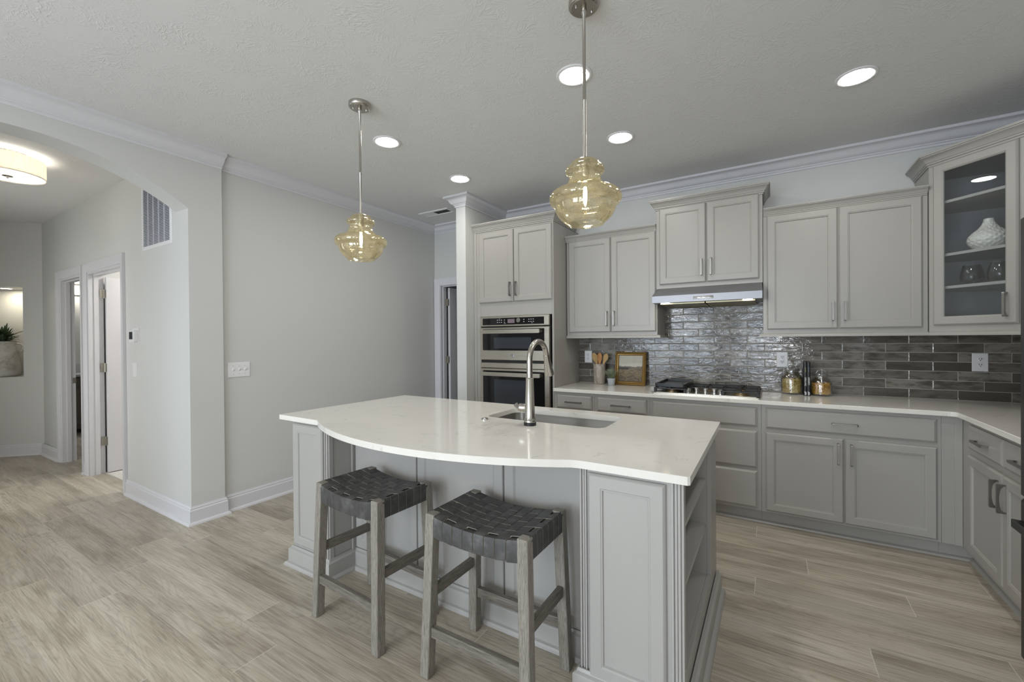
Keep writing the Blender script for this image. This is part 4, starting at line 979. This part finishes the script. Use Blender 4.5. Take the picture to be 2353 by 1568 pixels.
part('backing', MB().box(-4.528, YH-0.0012, 2.177, -4.017, YH-0.0004, 2.688), plain('duct_shadow_grey', srgb(84, 85, 92), 0.7), vg)
lv = MB()
nb = 5; bwid = (0.511-0.014*4)/5
for k in range(nb):
    x0 = -4.528+k*(bwid+0.014); x1 = x0+bwid
    for q in range(40):
        z = 2.180+q*0.0127; lv.hexa([(x0, YH-0.0075, z), (x1, YH-0.0075, z), (x1, YH-0.0015, z+0.010), (x0, YH-0.0015, z+0.010)], [(x0, YH-0.0083, z+0.0012), (x1, YH-0.0083, z+0.0012), (x1, YH-0.0022, z+0.0112), (x0, YH-0.0022, z+0.0112)])
    if k < nb-1: lv.box(x1, YH-0.008, 2.177, x1+0.014, YH-0.0015, 2.688)
o = part('louvres', lv, plain('louvre_paint', srgb(190, 192, 200), 0.5), vg)
cvn = empty('ceiling_vent', 'white ceiling register with a dark slot beside the wall stub', 'vent', (-3.28, -0.47, H)); Fc = lambda u, v, w: (u, v, H-w)
part('frame', MB().rings(Fc, -3.495, -3.065, -0.555, -0.395, [(0, 0), (0, 0.004), (0.006, 0.009), (0.028, 0.009), (0.030, 0.002)], hole=True), M['white'], cvn)
lv = MB()
for q in range(8): lv.box(-3.463, -0.525+q*0.0130, H-0.007, -3.30, -0.516+q*0.0130, H-0.002)
part('louvres', lv, M['white'], cvn)
part('backing', MB().box(-3.465, -0.525, H-0.0019, -3.095, -0.425, H-0.0009), M['dark'], cvn)

# ---------------------------------------------------------------- recessed lights
CANS = [(-2.416, -2.003, 'recessed ceiling light just right of the left pendant rod'), (-2.415, -1.143, 'recessed ceiling light farthest left, in front of the wall stub'),
        (-0.930, -2.003, 'recessed ceiling light behind the right pendant rod'), (-0.935, -1.143, 'recessed ceiling light in the middle of the ceiling, right of the right pendant shade'),
        (0.411, -1.146, 'recessed ceiling light farthest right, over the right cabinets')]
EXTRA = [(0.411, -2.003), (-2.4, -4.6), (-0.9, -4.9), (-2.4, -6.4), (-0.4, -6.4)]  # first continues the grid; the rest are unseen lights added for fill
def make_can():
    r = empty('recessed_light', 'x', 'ceiling light', (0, 0, H), group='recessed ceiling lights')
    part('trim_ring', MB().lathe([(0.098, 0), (0.098, -0.004), (0.094, -0.007), (0.080, -0.006), (0.074, -0.001), (0.074, 0)], seg=40, cap=False), M['white'], r, local=True, sharp=50)
    part('lens', MB().lathe([(0.079, -0.0035), (0.03, -0.0045), (0, -0.0045)], seg=40, cap=False), M['can'], r, local=True)
    return r
can0 = make_can()
for i, (x, y, lb) in enumerate(CANS):
    o = can0 if i == 0 else copy_tree(can0); o.location = (x, y, H); o['label'] = lb
for x, y in EXTRA:
    o = copy_tree(can0); o.location = (x, y, H); o['label'] = 'added unseen recessed ceiling light behind the camera' if y < -4 else 'recessed ceiling light over the aisle right of the island'

# ---------------------------------------------------------------- pendants
SH = [(0.030, 0), (0.050, -0.002), (0.060, -0.010), (0.063, -0.020), (0.066, -0.025), (0.075, -0.028), (0.082, -0.035), (0.0845, -0.044), (0.082, -0.053), (0.074, -0.059), (0.069, -0.062), (0.067, -0.070), (0.069, -0.085), (0.078, -0.103), (0.093, -0.119), (0.108, -0.127), (0.112, -0.131),
      (0.122, -0.132), (0.138, -0.137), (0.150, -0.147), (0.1555, -0.160), (0.155, -0.174), (0.149, -0.185), (0.139, -0.191), (0.133, -0.194), (0.1315, -0.200), (0.130, -0.212), (0.122, -0.231), (0.108, -0.249), (0.094, -0.262), (0.087, -0.267), (0.083, -0.271), (0.080, -0.276)]
def make_pendant(x, y):
    p = empty('pendant_light', 'x', 'pendant light', (x, y, H), group='amber glass pendants over the island')
    zt = 2.148-H
    cn = part('canopy', MB().lathe([(0.0, 0), (0.066, 0), (0.066, -0.020), (0.061, -0.026), (0.058, -0.026), (0.054, -0.030), (0, -0.030)], seg=40), M['nickel'], p, local=True, sharp=40)
    for a in (0.9, 0.9+PI): part('screw', MB().lathe([(0.0045, -0.030), (0.0045, -0.036), (0.003, -0.039), (0, -0.039)], (0.038*math.cos(a), 0.038*math.sin(a), 0), 12), M['chrome'], cn, local=True)
    part('rod', MB().lathe([(0.012, -0.030), (0.012, -0.052), (0.0075, -0.058), (0.0075, -0.42), (0.0085, -0.422), (0.0085, -0.428), (0.0075, -0.43), (0.0075, zt+0.012), (0.014, zt+0.008), (0.014, zt), (0.034, zt-0.003), (0.034, zt-0.006), (0, zt-0.006)], seg=20), M['nickel'], p, local=True, sharp=40)
    part('socket', MB().lathe([(0.019, zt-0.006), (0.019, zt-0.060), (0.016, zt-0.070), (0, zt-0.070)], seg=24), M['nickel'], p, local=True, sharp=40)
    gl = SH+[(r-0.003, h) for r, h in reversed(SH)]
    part('shade', MB().lathe([(r, h+zt) for r, h in gl], seg=64, cap=False), M['mercury'], p, local=True, sharp=70)
    bu = part('bulb', MB().lathe([(0.011, zt-0.070), (0.013, zt-0.082), (0.018, zt-0.105), (0.0195, zt-0.150), (0.017, zt-0.185), (0.008, zt-0.203), (0, zt-0.206)], seg=20), M['glass'], p, local=True, sharp=60)
    part('filament', MB().lathe([(0.0, zt-0.112), (0.007, zt-0.116), (0.0085, zt-0.145), (0.007, zt-0.182), (0, zt-0.186)], seg=14), M['bulb'], bu, local=True, sharp=60)
    return p
pa = make_pendant(-2.168, -2.445); pa['label'] = 'amber glass pendant on the left, over the near-left end of the island'
pb = copy_tree(pa); pb.location = (-0.690, -2.460, H); pb['label'] = 'amber glass pendant on the right, over the sink side of the island'

# ---------------------------------------------------------------- hall light and niche
hl = empty('flush_ceiling_light', 'round linen drum ceiling light in the hall beyond the arch', 'ceiling light', (-5.03, -3.43, H))
part('backplate', MB().lathe([(0.0, 0), (0.12, 0), (0.12, -0.022), (0.0, -0.022)], seg=32), M['steelz'], hl, local=True)
part('shade', MB().lathe([(0.205, -0.035), (0.205, -0.170), (0.202, -0.170), (0.202, -0.035)], seg=64, cap=False), M['hallshade'], hl, local=True, sharp=60)
part('diffuser', MB().lathe([(0.199, -0.163), (0.15, -0.166), (0, -0.168)], seg=48, cap=False), M['halldiff'], hl, local=True)
part('finial', MB().lathe([(0.030, -0.169), (0.030, -0.173), (0.008, -0.176), (0.007, -0.188), (0, -0.190)], seg=20), M['steelz'], hl, local=True)
hb = MB()
for k in range(3):
    a = 0.4+k*2*PI/3; hb.lathe([(0.018, -0.060), (0.03, -0.075), (0.026, -0.105), (0, -0.118)], (0.09*math.cos(a), 0.09*math.sin(a), 0), 16)
part('bulb', hb, emis('hall_bulb', (1, 0.95, 0.86, 1), 45), hl, local=True)
nc = FDG((NU0+NU1)/2-0.065, 0, -0.17)
nl = empty('niche_downlight', 'small downlight in the top of the hall niche', 'ceiling light', (nc[0], nc[1], NZ1))
part('trim_ring', MB().lathe([(0.062, 0), (0.062, -0.004), (0.05, -0.006), (0.046, 0)], seg=32, cap=False), M['white'], nl, local=True)
part('lens', MB().lathe([(0.05, -0.003), (0, -0.004)], seg=32, cap=False), emis('niche_lens', (1, 0.90, 0.70, 1), 110), nl, local=True)
vc = FDG(0.525, 0, -0.175)
vs = empty('terracotta_urn', 'whitewashed two-handled urn standing in the hall niche', 'urn', (vc[0], vc[1], NZ0+0.0005))
part('body', MB().lathe([(0, 0), (0.130, 0), (0.146, 0.012), (0.160, 0.06), (0.158, 0.12), (0.145, 0.22), (0.128, 0.33), (0.120, 0.375), (0.110, 0.392), (0.110, 0.408), (0.122, 0.418), (0.122, 0.436), (0.100, 0.440), (0.092, 0.43), (0.092, 0.38), (0.08, 0.30), (0, 0.28)], seg=48), M['oldpot'], vs, local=True, sharp=60)
for s in (1, -1):
    a = PI/4 if s > 0 else PI/4+PI
    a = math.atan2(dd[1], dd[0])*1.0+(0 if s > 0 else PI)
    a += 0.75
    ux, uy = math.cos(a), math.sin(a)
    part('handle', MB().tube([(ux*r, uy*r, z) for r, z in ((0.118, 0.405), (0.160, 0.402), (0.178, 0.375), (0.172, 0.33), (0.140, 0.285))], 0.012, 10), M['oldpot'], vs, local=True, sharp=60)
def leaves(seed, n):
    mb = MB(); rnd = random.Random(seed)
    for k in range(n):
        a = rnd.uniform(0, 2*PI); el = rnd.uniform(0.15, 1.45); L = rnd.uniform(0.10, 0.19); r0 = rnd.uniform(0, 0.075)
        if math.cos(a-2.356) > 0.3: L *= 0.55; r0 *= 0.5
        o = Vector((r0*math.cos(a), r0*math.sin(a), 0.41+rnd.uniform(0.0, 0.12))); d = Vector((math.cos(a)*math.cos(el), math.sin(a)*math.cos(el), math.sin(el)))
        sd = d.cross(Vector((0, 0, 1))).normalized(); up = sd.cross(d); prev = None
        for q in range(7):
            f = q/6; wd = 0.013*math.sin(PI*min(1, f*0.9+0.08)); c = o+d*L*f-Vector((0, 0, 0.03*f*f))
            cur = (mb.bm.verts.new(c-sd*wd+up*0.004), mb.bm.verts.new(c), mb.bm.verts.new(c+sd*wd+up*0.004))
            if prev: mb.bm.faces.new([prev[0], prev[1], cur[1], cur[0]]); mb.bm.faces.new([prev[1], prev[2], cur[2], cur[1]])
            prev = cur
    for k in range(10):
        a = rnd.uniform(0, 2*PI); mb.tube([(0.02*math.cos(a), 0.02*math.sin(a), 0.29), (0.05*math.cos(a), 0.05*math.sin(a), 0.42), (0.09*math.cos(a), 0.09*math.sin(a), 0.50)], 0.003, 5)
    return mb
lf = finish(leaves(11, 230), 'greenery', M['leaf'], sharp=60); lf.location = vs.location; tag(lf, 'bunch of dark green leafy stems arranged in the urn', 'plant')

# bathroom vanity glimpsed through the far hall door
vn = empty('bathroom_vanity', 'dark vanity with a speckled stone top glimpsed through the far hall door', 'vanity', (-9.1, -1.9, 0))
part('body', MB().box(-9.38, -2.60, 0.08, -8.86, -0.90, 0.86), M['vanity'], vn)
part('door', MB().rings(FXp(-8.86), -2.55, -1.95, 0.14, 0.66, DOOR), M['vanity'], vn); part('drawer', MB().rings(FXp(-8.86), -2.55, -1.95, 0.70, 0.84, SLABF), M['vanity'], vn)
part('stone_top', MB().box(-9.39, -2.62, 0.86, -8.83, -0.88, 0.89), M['granite'], vn); part('splash', MB().box(-9.39, -2.62, 0.89, -9.37, -0.88, 1.02), M['granite'], vn)
bl = empty('vanity_light', 'warm light bar on the bathroom wall above the vanity', 'wall light', (-9.37, -1.9, 2.12))
part('shade', MB().box(-9.36, -2.4, 2.14, -9.26, -1.4, 2.26), emis('bath_lamp', (1, 0.94, 0.82, 1), 14), bl); part('backplate', MB().box(-9.398, -2.2, 2.12, -9.36, -1.6, 2.28), M['hinge'], bl)
l = bpy.data.lights.new('side_room_fill', 'POINT'); l.energy = 55; l.color = (1, 0.97, 0.93); l.shadow_soft_size = 0.15; lo = bpy.data.objects.new('side_room_fill', l); C.objects.link(lo); lo.location = (-4.8, -1.6, 2.6)  # unseen light added in the near side room to brighten its door slab

# ================================================================= REFRIGERATOR
rf = empty('refrigerator', 'dark stainless refrigerator at the right edge, its side next to the counter', 'refrigerator', (1.2, -2.1, 0))
part('cabinet', MB().box(0.93, -2.55, 0.02, XR-0.02, -1.655, 1.82), M['fridge'], rf, bevel=0.004)
for y0, y1 in ((-2.548, -2.106), (-2.100, -1.656)):
    d = part('door', MB().rings(FX(0.925), y0, y1, 0.72, 1.85, [(0, 0), (0, 0.055), (0.008, 0.064)]), M['fridge'], rf, sharp=20)
    yh = -2.14 if y0 < -2.3 else -2.066
    part('door_handle', MB().tube([(0.860, yh, 0.86), (0.825, yh, 0.87), (0.818, yh, 0.90), (0.818, yh, 1.55), (0.825, yh, 1.58), (0.860, yh, 1.59)], 0.011, 10), M['fridge'], d)
fz = part('freezer_drawer', MB().rings(FX(0.925), -2.548, -1.656, 0.06, 0.71, [(0, 0), (0, 0.055), (0.008, 0.064)]), M['fridge'], rf, sharp=20)
part('door_handle', MB().hexa([(0.862, -1.70, 0.600), (0.862, -1.70, 0.632), (0.862, -2.50, 0.632), (0.862, -2.50, 0.600)], [(0.815, -1.715, 0.606), (0.815, -1.715, 0.640), (0.815, -2.485, 0.640), (0.815, -2.485, 0.606)]), M['fridge'], fz, bevel=0.004)
part('hinge_cover', MB().box(0.90, -1.76, 1.82, 1.0, -1.67, 1.85), M['fridge'], rf)

# ================================================================= ISLAND
ic = MB(); arcR = []
xa, xb, yf, sag = -2.232, -0.640, -2.712, 0.205
Rr = ((xb-xa)**2/4+sag**2)/(2*sag); aa = math.asin((xb-xa)/2/Rr)
for k in range(49):
    a = -aa+2*aa*k/48; arcR.append(((xa+xb)/2+Rr*math.sin(a), yf+(Rr-sag)-Rr*math.cos(a)))
arcR = arcR[:-2]+[(-0.652, -2.7185), (-0.625, -2.7135), (-0.595, -2.712)]
outline = [(-2.630, -2.704), (-2.240, -2.706)]+arcR+[(-0.240, -2.712), (-0.232, -2.704), (-0.240, -1.655), (-0.248, -1.648), (-2.607, -1.664)]
SX0, SX1, SY0, SY1 = -1.462, -0.735, -2.130, -1.768
ic.slab(outline, [rrect(SX0, SY0, SX1, SY1, 0.055, 8)], 0.8845, 0.9145)
single('island_countertop', ic, M['quartz'], 'white quartz island worktop with a bowed front edge and sink cut-out', 'countertop', bevel=0.003)
isl = empty('kitchen_island', 'greige panelled kitchen island base with open shelves at its right end', 'island', (-1.4, -2.2, 0))
ZI = 0.884
b = MB()
b.box(-2.525, -2.68, 0.0, -2.175, -1.70, ZI)              # left block
b.box(-2.175, -2.50, 0.0, -0.62, -2.48, ZI)               # recessed knee wall panel
b.box(-2.175, -1.715, 0.0, -0.62, -1.70, ZI)              # kitchen side
b.box(-0.632, -2.68, 0.0, -0.612, -1.67, ZI)              # inner partition of the right block
b.box(-0.612, -2.68, 0.0, -0.282, -2.655, ZI); b.box(-0.612, -1.69, 0.0, -0.282, -1.67, ZI)
b.box(-0.612, -2.655, 0.0, -0.282, -1.69, 0.19); b.box(-0.612, -2.655, 0.862, -0.282, -1.69, ZI)
part('body', b, M['island'], isl, bevel=0.001)
fs = MB(); fs.box(-0.282, -2.68, 0.0, -0.262, -2.640, ZI); fs.box(-0.282, -1.892, 0.0, -0.262, -1.67, ZI); fs.box(-0.282, -2.640, 0.0, -0.262, -1.892, 0.19); fs.box(-0.282, -2.640, 0.862, -0.262, -1.892, ZI)
part('face_frame', fs, M['island'], isl, bevel=0.0015)
part('divider', MB().box(-0.600, -1.892, 0.19, -0.282, -1.875, 0.862), M['island'], isl)
for z in (0.440, 0.668): part('shelf', MB().box(-0.600, -2.654, z-0.018, -0.284, -1.893, z), M['island'], isl, bevel=0.001)
pg = MB()
for y in (-2.60, -1.93):
    for q in range(24): pg.lathe([(0.003, 0), (0.0, 0.0005)], (-0.34, y, 0.26+q*0.024), 6, 'x') if False else None
F = FY(-2.68)
door(isl, F, -0.596, -0.314, 0.098, 0.868, mat=M['island'])
door(isl, F, -2.505, -2.215, 0.135, 0.872, mat=M['island'])
def flutes(x0, x1):
    mb = MB(); wd = (x1-x0)/3
    for k in range(3): mb.box(x0+k*wd+0.001, -2.6885+0.004*(k % 2), 0.0, x0+(k+1)*wd-0.002, -2.680, ZI)
    return part('corner_molding', mb, M['island'], isl, bevel=0.0015)
flutes(-0.632, -0.602); flutes(-0.298, -0.264); flutes(-2.206, -2.176)
cm = MB(); cm.box(-0.264, -2.683, 0, -0.256, -2.650, ZI); part('corner_molding', cm, M['island'], isl, bevel=0.0015)
cm = MB(); cm.box(-2.175, -2.682, 0, -2.169, -2.655, ZI); cm.box(-2.175, -2.530, 0, -2.162, -2.50, ZI); part('corner_molding', cm, M['island'], isl, bevel=0.0015)
PANEL = [(0, 0), (0, 0.006), (0.006, 0.010), (0.012, 0.010), (0.016, 0.004), (0.022, 0.003)]
FK = FY(-2.50)
for u0, u1 in ((-2.155, -1.655), (-1.647, -1.095), (-1.087, -0.640)):
    part('back_panel', MB().rings(FK, u0, u1, 0.125, 0.880, [(0, 0), (0, 0.010), (0.003, 0.014), (0.050, 0.014), (0.054, 0.011), (0.060, 0.006)]), M['island'], isl, sharp=20)
PL = [(0, 0.115), (0.006, 0.115), (0.010, 0.104), (0.020, 0.098), (0.022, 0.092), (0.022, 0.022), (0.034, 0.018), (0.040, 0.010), (0.042, 0), (0, 0)]
part('plinth', MB().sweep(PL, [(-2.525, -1.70), (-2.525, -2.682), (-2.172, -2.682), (-2.172, -2.502), (-0.634, -2.502), (-0.634, -2.690), (-0.258, -2.690), (-0.258, -1.668)], 0, side=1), M['island'], isl, sharp=25)
# sink
sk = MB(); zr, zb = 0.8838, 0.690
o1 = rrect(SX0-0.004, SY0-0.004, SX1+0.004, SY1+0.004, 0.058, 8); o2 = rrect(SX0+0.004, SY0+0.004, SX1-0.004, SY1-0.004, 0.055, 8); o3 = rrect(SX0+0.03, SY0+0.03, SX1-0.03, SY1-0.03, 0.05, 8); orim = rrect(SX0-0.03, SY0-0.03, SX1+0.03, SY1+0.03, 0.07, 8)
Ls = [[sk.bm.verts.new((x, y, z)) for x, y in lp] for lp, z in ((orim, zr), (o1, zr), (o2, zb+0.03), (o3, zb))]
for a, c in zip(Ls, Ls[1:]):
    for k in range(len(a)): sk.bm.faces.new([a[k], a[(k+1) % len(a)], c[(k+1) % len(a)], c[k]])
sk.bm.faces.new(Ls[-1])
snk = empty('undermount_sink', 'stainless steel undermount sink in the island worktop', 'sink', (-1.1, -1.95, zb))
so = part('bowl', sk, M['sinksteel'], snk, sharp=50)
md = so.modifiers.new('thick', 'SOLIDIFY'); md.thickness = 0.002; md.offset = -1
part('drain', MB().lathe([(0.045, 0.0), (0.045, 0.003), (0.036, 0.004), (0.030, 0.001), (0, 0.001)], (-1.1, -1.93, zb+0.0005), 28), M['chrome'], snk)
# faucet
fc = empty('kitchen_faucet', 'brushed nickel gooseneck pull-down faucet on the island', 'faucet', (-1.102, -2.228, 0.9145))
part('base_ring', MB().lathe([(0.033, 0), (0.033, 0.017), (0.031, 0.018), (0, 0.018)], seg=32), M['rubber'], fc, local=True, label='black base ring')
part('body', MB().lathe([(0.031, 0.018), (0.0315, 0.026), (0.029, 0.030), (0.031, 0.033), (0.029, 0.037), (0.027, 0.042), (0.0255, 0.09), (0.0205, 0.246), (0.0215, 0.250), (0.018, 0.254), (0.0, 0.254)], seg=32), M['nickel'], fc, local=True, sharp=40)
path = [(0, 0, 0.250), (0, 0, 0.30), (0, 0.0, 0.345)]
for k in range(1, 17):
    a = PI*k/16*0.93; path.append((0.0, 0.100-0.100*math.cos(a), 0.345+0.100*math.sin(a)))
rs_ = [0.0155]*len(path); part('spout', MB().tube(path, rs_, 18), M['nickel'], fc, local=True, sharp=40)
e = Vector(path[-1]); d = (Vector(path[-1])-Vector(path[-2])).normalized()
sp_ = part('spray_head', MB().tube([e, e+d*0.004, e+d*0.03, e+d*0.10, e+d*0.122, e+d*0.124], [0.0175, 0.018, 0.019, 0.027, 0.028, 0.024], 24), M['nickel'], fc, local=True, sharp=40)
hb_ = part('valve_hub', MB().lathe([(0.022, -0.018), (0.022, -0.052), (0.0225, -0.053), (0.0225, -0.056), (0.020, -0.066), (0.012, -0.074), (0.010, -0.080), (0, -0.081)], (0, 0, 0.090), 24, 'x'), M['nickel'], fc, local=True, sharp=40)
part('lever', MB().tube([(-0.076, 0, 0.090), (-0.090, 0.006, 0.091), (-0.104, 0.02, 0.094), (-0.110, 0.05, 0.100)], [0.008, 0.006, 0.007, 0.006], 12), M['chrome'], hb_, local=True, sharp=40)
single('disposal_button', MB().lathe([(0.0, 0), (0.022, 0), (0.022, 0.003), (0.018, 0.007), (0.010, 0.007), (0.010, 0.010), (0, 0.011)], (-1.405, -2.215, 0.915), 28), M['chrome'], 'small round chrome disposal button left of the faucet', 'button')

# ================================================================= BAR STOOLS
def make_stool():
    s = empty('bar_stool', 'x', 'stool', (0, 0, 0), group='bar stools at the island')
    W, D, Z = 0.478, 0.332, 0.665; sp = 0.020; lw = 0.044
    for sx in (-1, 1):
        for sy in (-1, 1):
            tx, ty = sx*(W/2-lw/2), sy*(D/2-lw/2); bx, by = sx*(W/2-lw/2+sp), sy*(D/2-lw/2+sp); q = lw/2
            sq = ((-q, -q), (q, -q), (q, q), (-q, q))
            part('leg', MB().hexa([(bx+a, by+b, 0) for a, b in sq], [(tx+a, ty+b, Z) for a, b in sq]), M['stoolz'], s, local=True, bevel=0.004)
    def off(z): return sp*(1-z/Z)
    # rails
    for sy in (-1, 1):
        z = 0.188; y = sy*(D/2-lw/2+off(z)); x = W/2-lw+off(z)
        part('stretcher', MB().box(-x, y-0.013, z-0.021, x, y+0.013, z+0.021), M['stoolx'], s, local=True, bevel=0.003)
    for sx in (-1, 1):
        z = 0.335; x = sx*(W/2-lw/2+off(z)); y = D/2-lw+off(z)
        part('stretcher', MB().box(x-0.012, -y, z-0.021, x+0.012, y, z+0.021), M['stooly'], s, local=True, bevel=0.003)
    sagf = lambda x: -0.030*(1-(2*x/W)**2)
    # seat base: hidden webbing frame, cream canvas that shows in the gaps
    fr = MB(); n = 16
    xs = [-(W/2-lw*0.75)+(W-lw*1.5)*k/n for k in range(n+1)]
    for sy in (-1, 1):
        y0, y1 = sy*(D/2-0.006), sy*(D/2-0.034)
        for a, c in zip(xs, xs[1:]):
            fr.hexa([(a, y0, Z-0.083+sagf(a)*0.6), (a, y1, Z-0.083+sagf(a)*0.6), (a, y1, Z-0.006+sagf(a)), (a, y0, Z-0.006+sagf(a))], [(c, y0, Z-0.083+sagf(c)*0.6), (c, y1, Z-0.083+sagf(c)*0.6), (c, y1, Z-0.006+sagf(c)), (c, y0, Z-0.006+sagf(c))])
    for sx in (-1, 1): fr.box(sx*(W/2-0.006), -(D/2-lw*0.8), Z-0.080, sx*(W/2-0.034), D/2-lw*0.8, Z-0.008)
    part('seat_frame', fr, M['cream'], s, local=True)
    NX, NY = 8, 6
    px = (W-2*lw+0.010)/NX; py = (D-2*lw+0.028)/NY
    def strip(centre, half, thick, cross):
        """centre: list of (along, z, normal(along,z)); cross: function mapping (along, side, z) to xyz"""
        mb = MB(); rows = []
        for al, z, na, nz in centre:
            rows.append([mb.bm.verts.new(cross(al+na*t, sd*half, z+nz*t)) for t, sd in ((0, -1), (thick, -0.97), (thick, 0.97), (0, 1))])
        for a, c in zip(rows, rows[1:]):
            for j in range(4): mb.bm.faces.new([a[j], a[(j+1) % 4], c[(j+1) % 4], c[j]])
        mb.bm.faces.new(rows[0]); mb.bm.faces.new(list(reversed(rows[-1]))); return mb
    def edged(o):
        o.data.materials.append(M['cutedge'])
        for q, f in enumerate(o.data.polygons):
            if q % 4 in (0, 2) and q < len(o.data.polygons)-2: f.material_index = 1
    for i in range(NX):          # straps running front to back
        xc = -(NX-1)/2*px+i*px; zs = Z+sagf(xc); c = []
        yl = D/2-0.002
        c.append((-yl, Z-0.084+sagf(xc)*0.6, -1, 0)); c.append((-yl, zs-0.010, -1, 0)); c.append((-yl+0.004, zs-0.001, -0.7, 0.7))
        for j in range(NY):
            yc_ = -(NY-1)/2*py+j*py; over = (i+j//1) % 2 == 0
            zz = zs-0.001+(0.0045 if over else -0.0025)
            for q in (-0.42, 0.0, 0.42): c.append((yc_+q*py, zz, 0, 1))
        c.append((yl-0.004, zs-0.001, 0.7, 0.7)); c.append((yl, zs-0.010, 1, 0)); c.append((yl, Z-0.084+sagf(xc)*0.6, 1, 0))
        edged(part('strap', strip(c, px*0.476, 0.0025, lambda al, sd, z, xc=xc: (xc+sd, al, z+sagf(xc+sd)-sagf(xc))), M['leather'], s, local=True, sharp=40))
    for j in range(NY):          # straps running side to side
        yc_ = -(NY-1)/2*py+j*py; c = []; xl = W/2-0.002
        inner = abs(yc_) < D/2-lw+0.02
        c.append((-xl, Z-0.082, -1, 0)); c.append((-xl, Z-0.010, -1, 0)); c.append((-xl+0.004, Z-0.001, -0.7, 0.7))
        for i in range(NX):
            xc = -(NX-1)/2*px+i*px; over = (i+j) % 2 == 1
            for q in (-0.42, 0.0, 0.42):
                x = xc+q*px; c.append((x, Z+sagf(x)-0.001+(0.0045 if over else -0.0025), 0, 1))
        c.append((xl-0.004, Z-0.001, 0.7, 0.7)); c.append((xl, Z-0.010, 1, 0)); c.append((xl, Z-0.082, 1, 0))
        edged(part('strap', strip(c, py*0.487, 0.0025, lambda al, sd, z, yc_=yc_: (al, yc_+sd, z)), M['leather'], s, local=True, sharp=40))
    return s
st = make_stool(); st.location = (-0.973, -2.751, 0); st['label'] = 'woven leather bar stool on the right, nearest the camera'
sb = copy_tree(st); sb.location = (-1.702, -2.760, 0); sb.rotation_euler = (0, 0, math.radians(-3.5)); sb['label'] = 'woven leather bar stool on the left, by the island pillar'
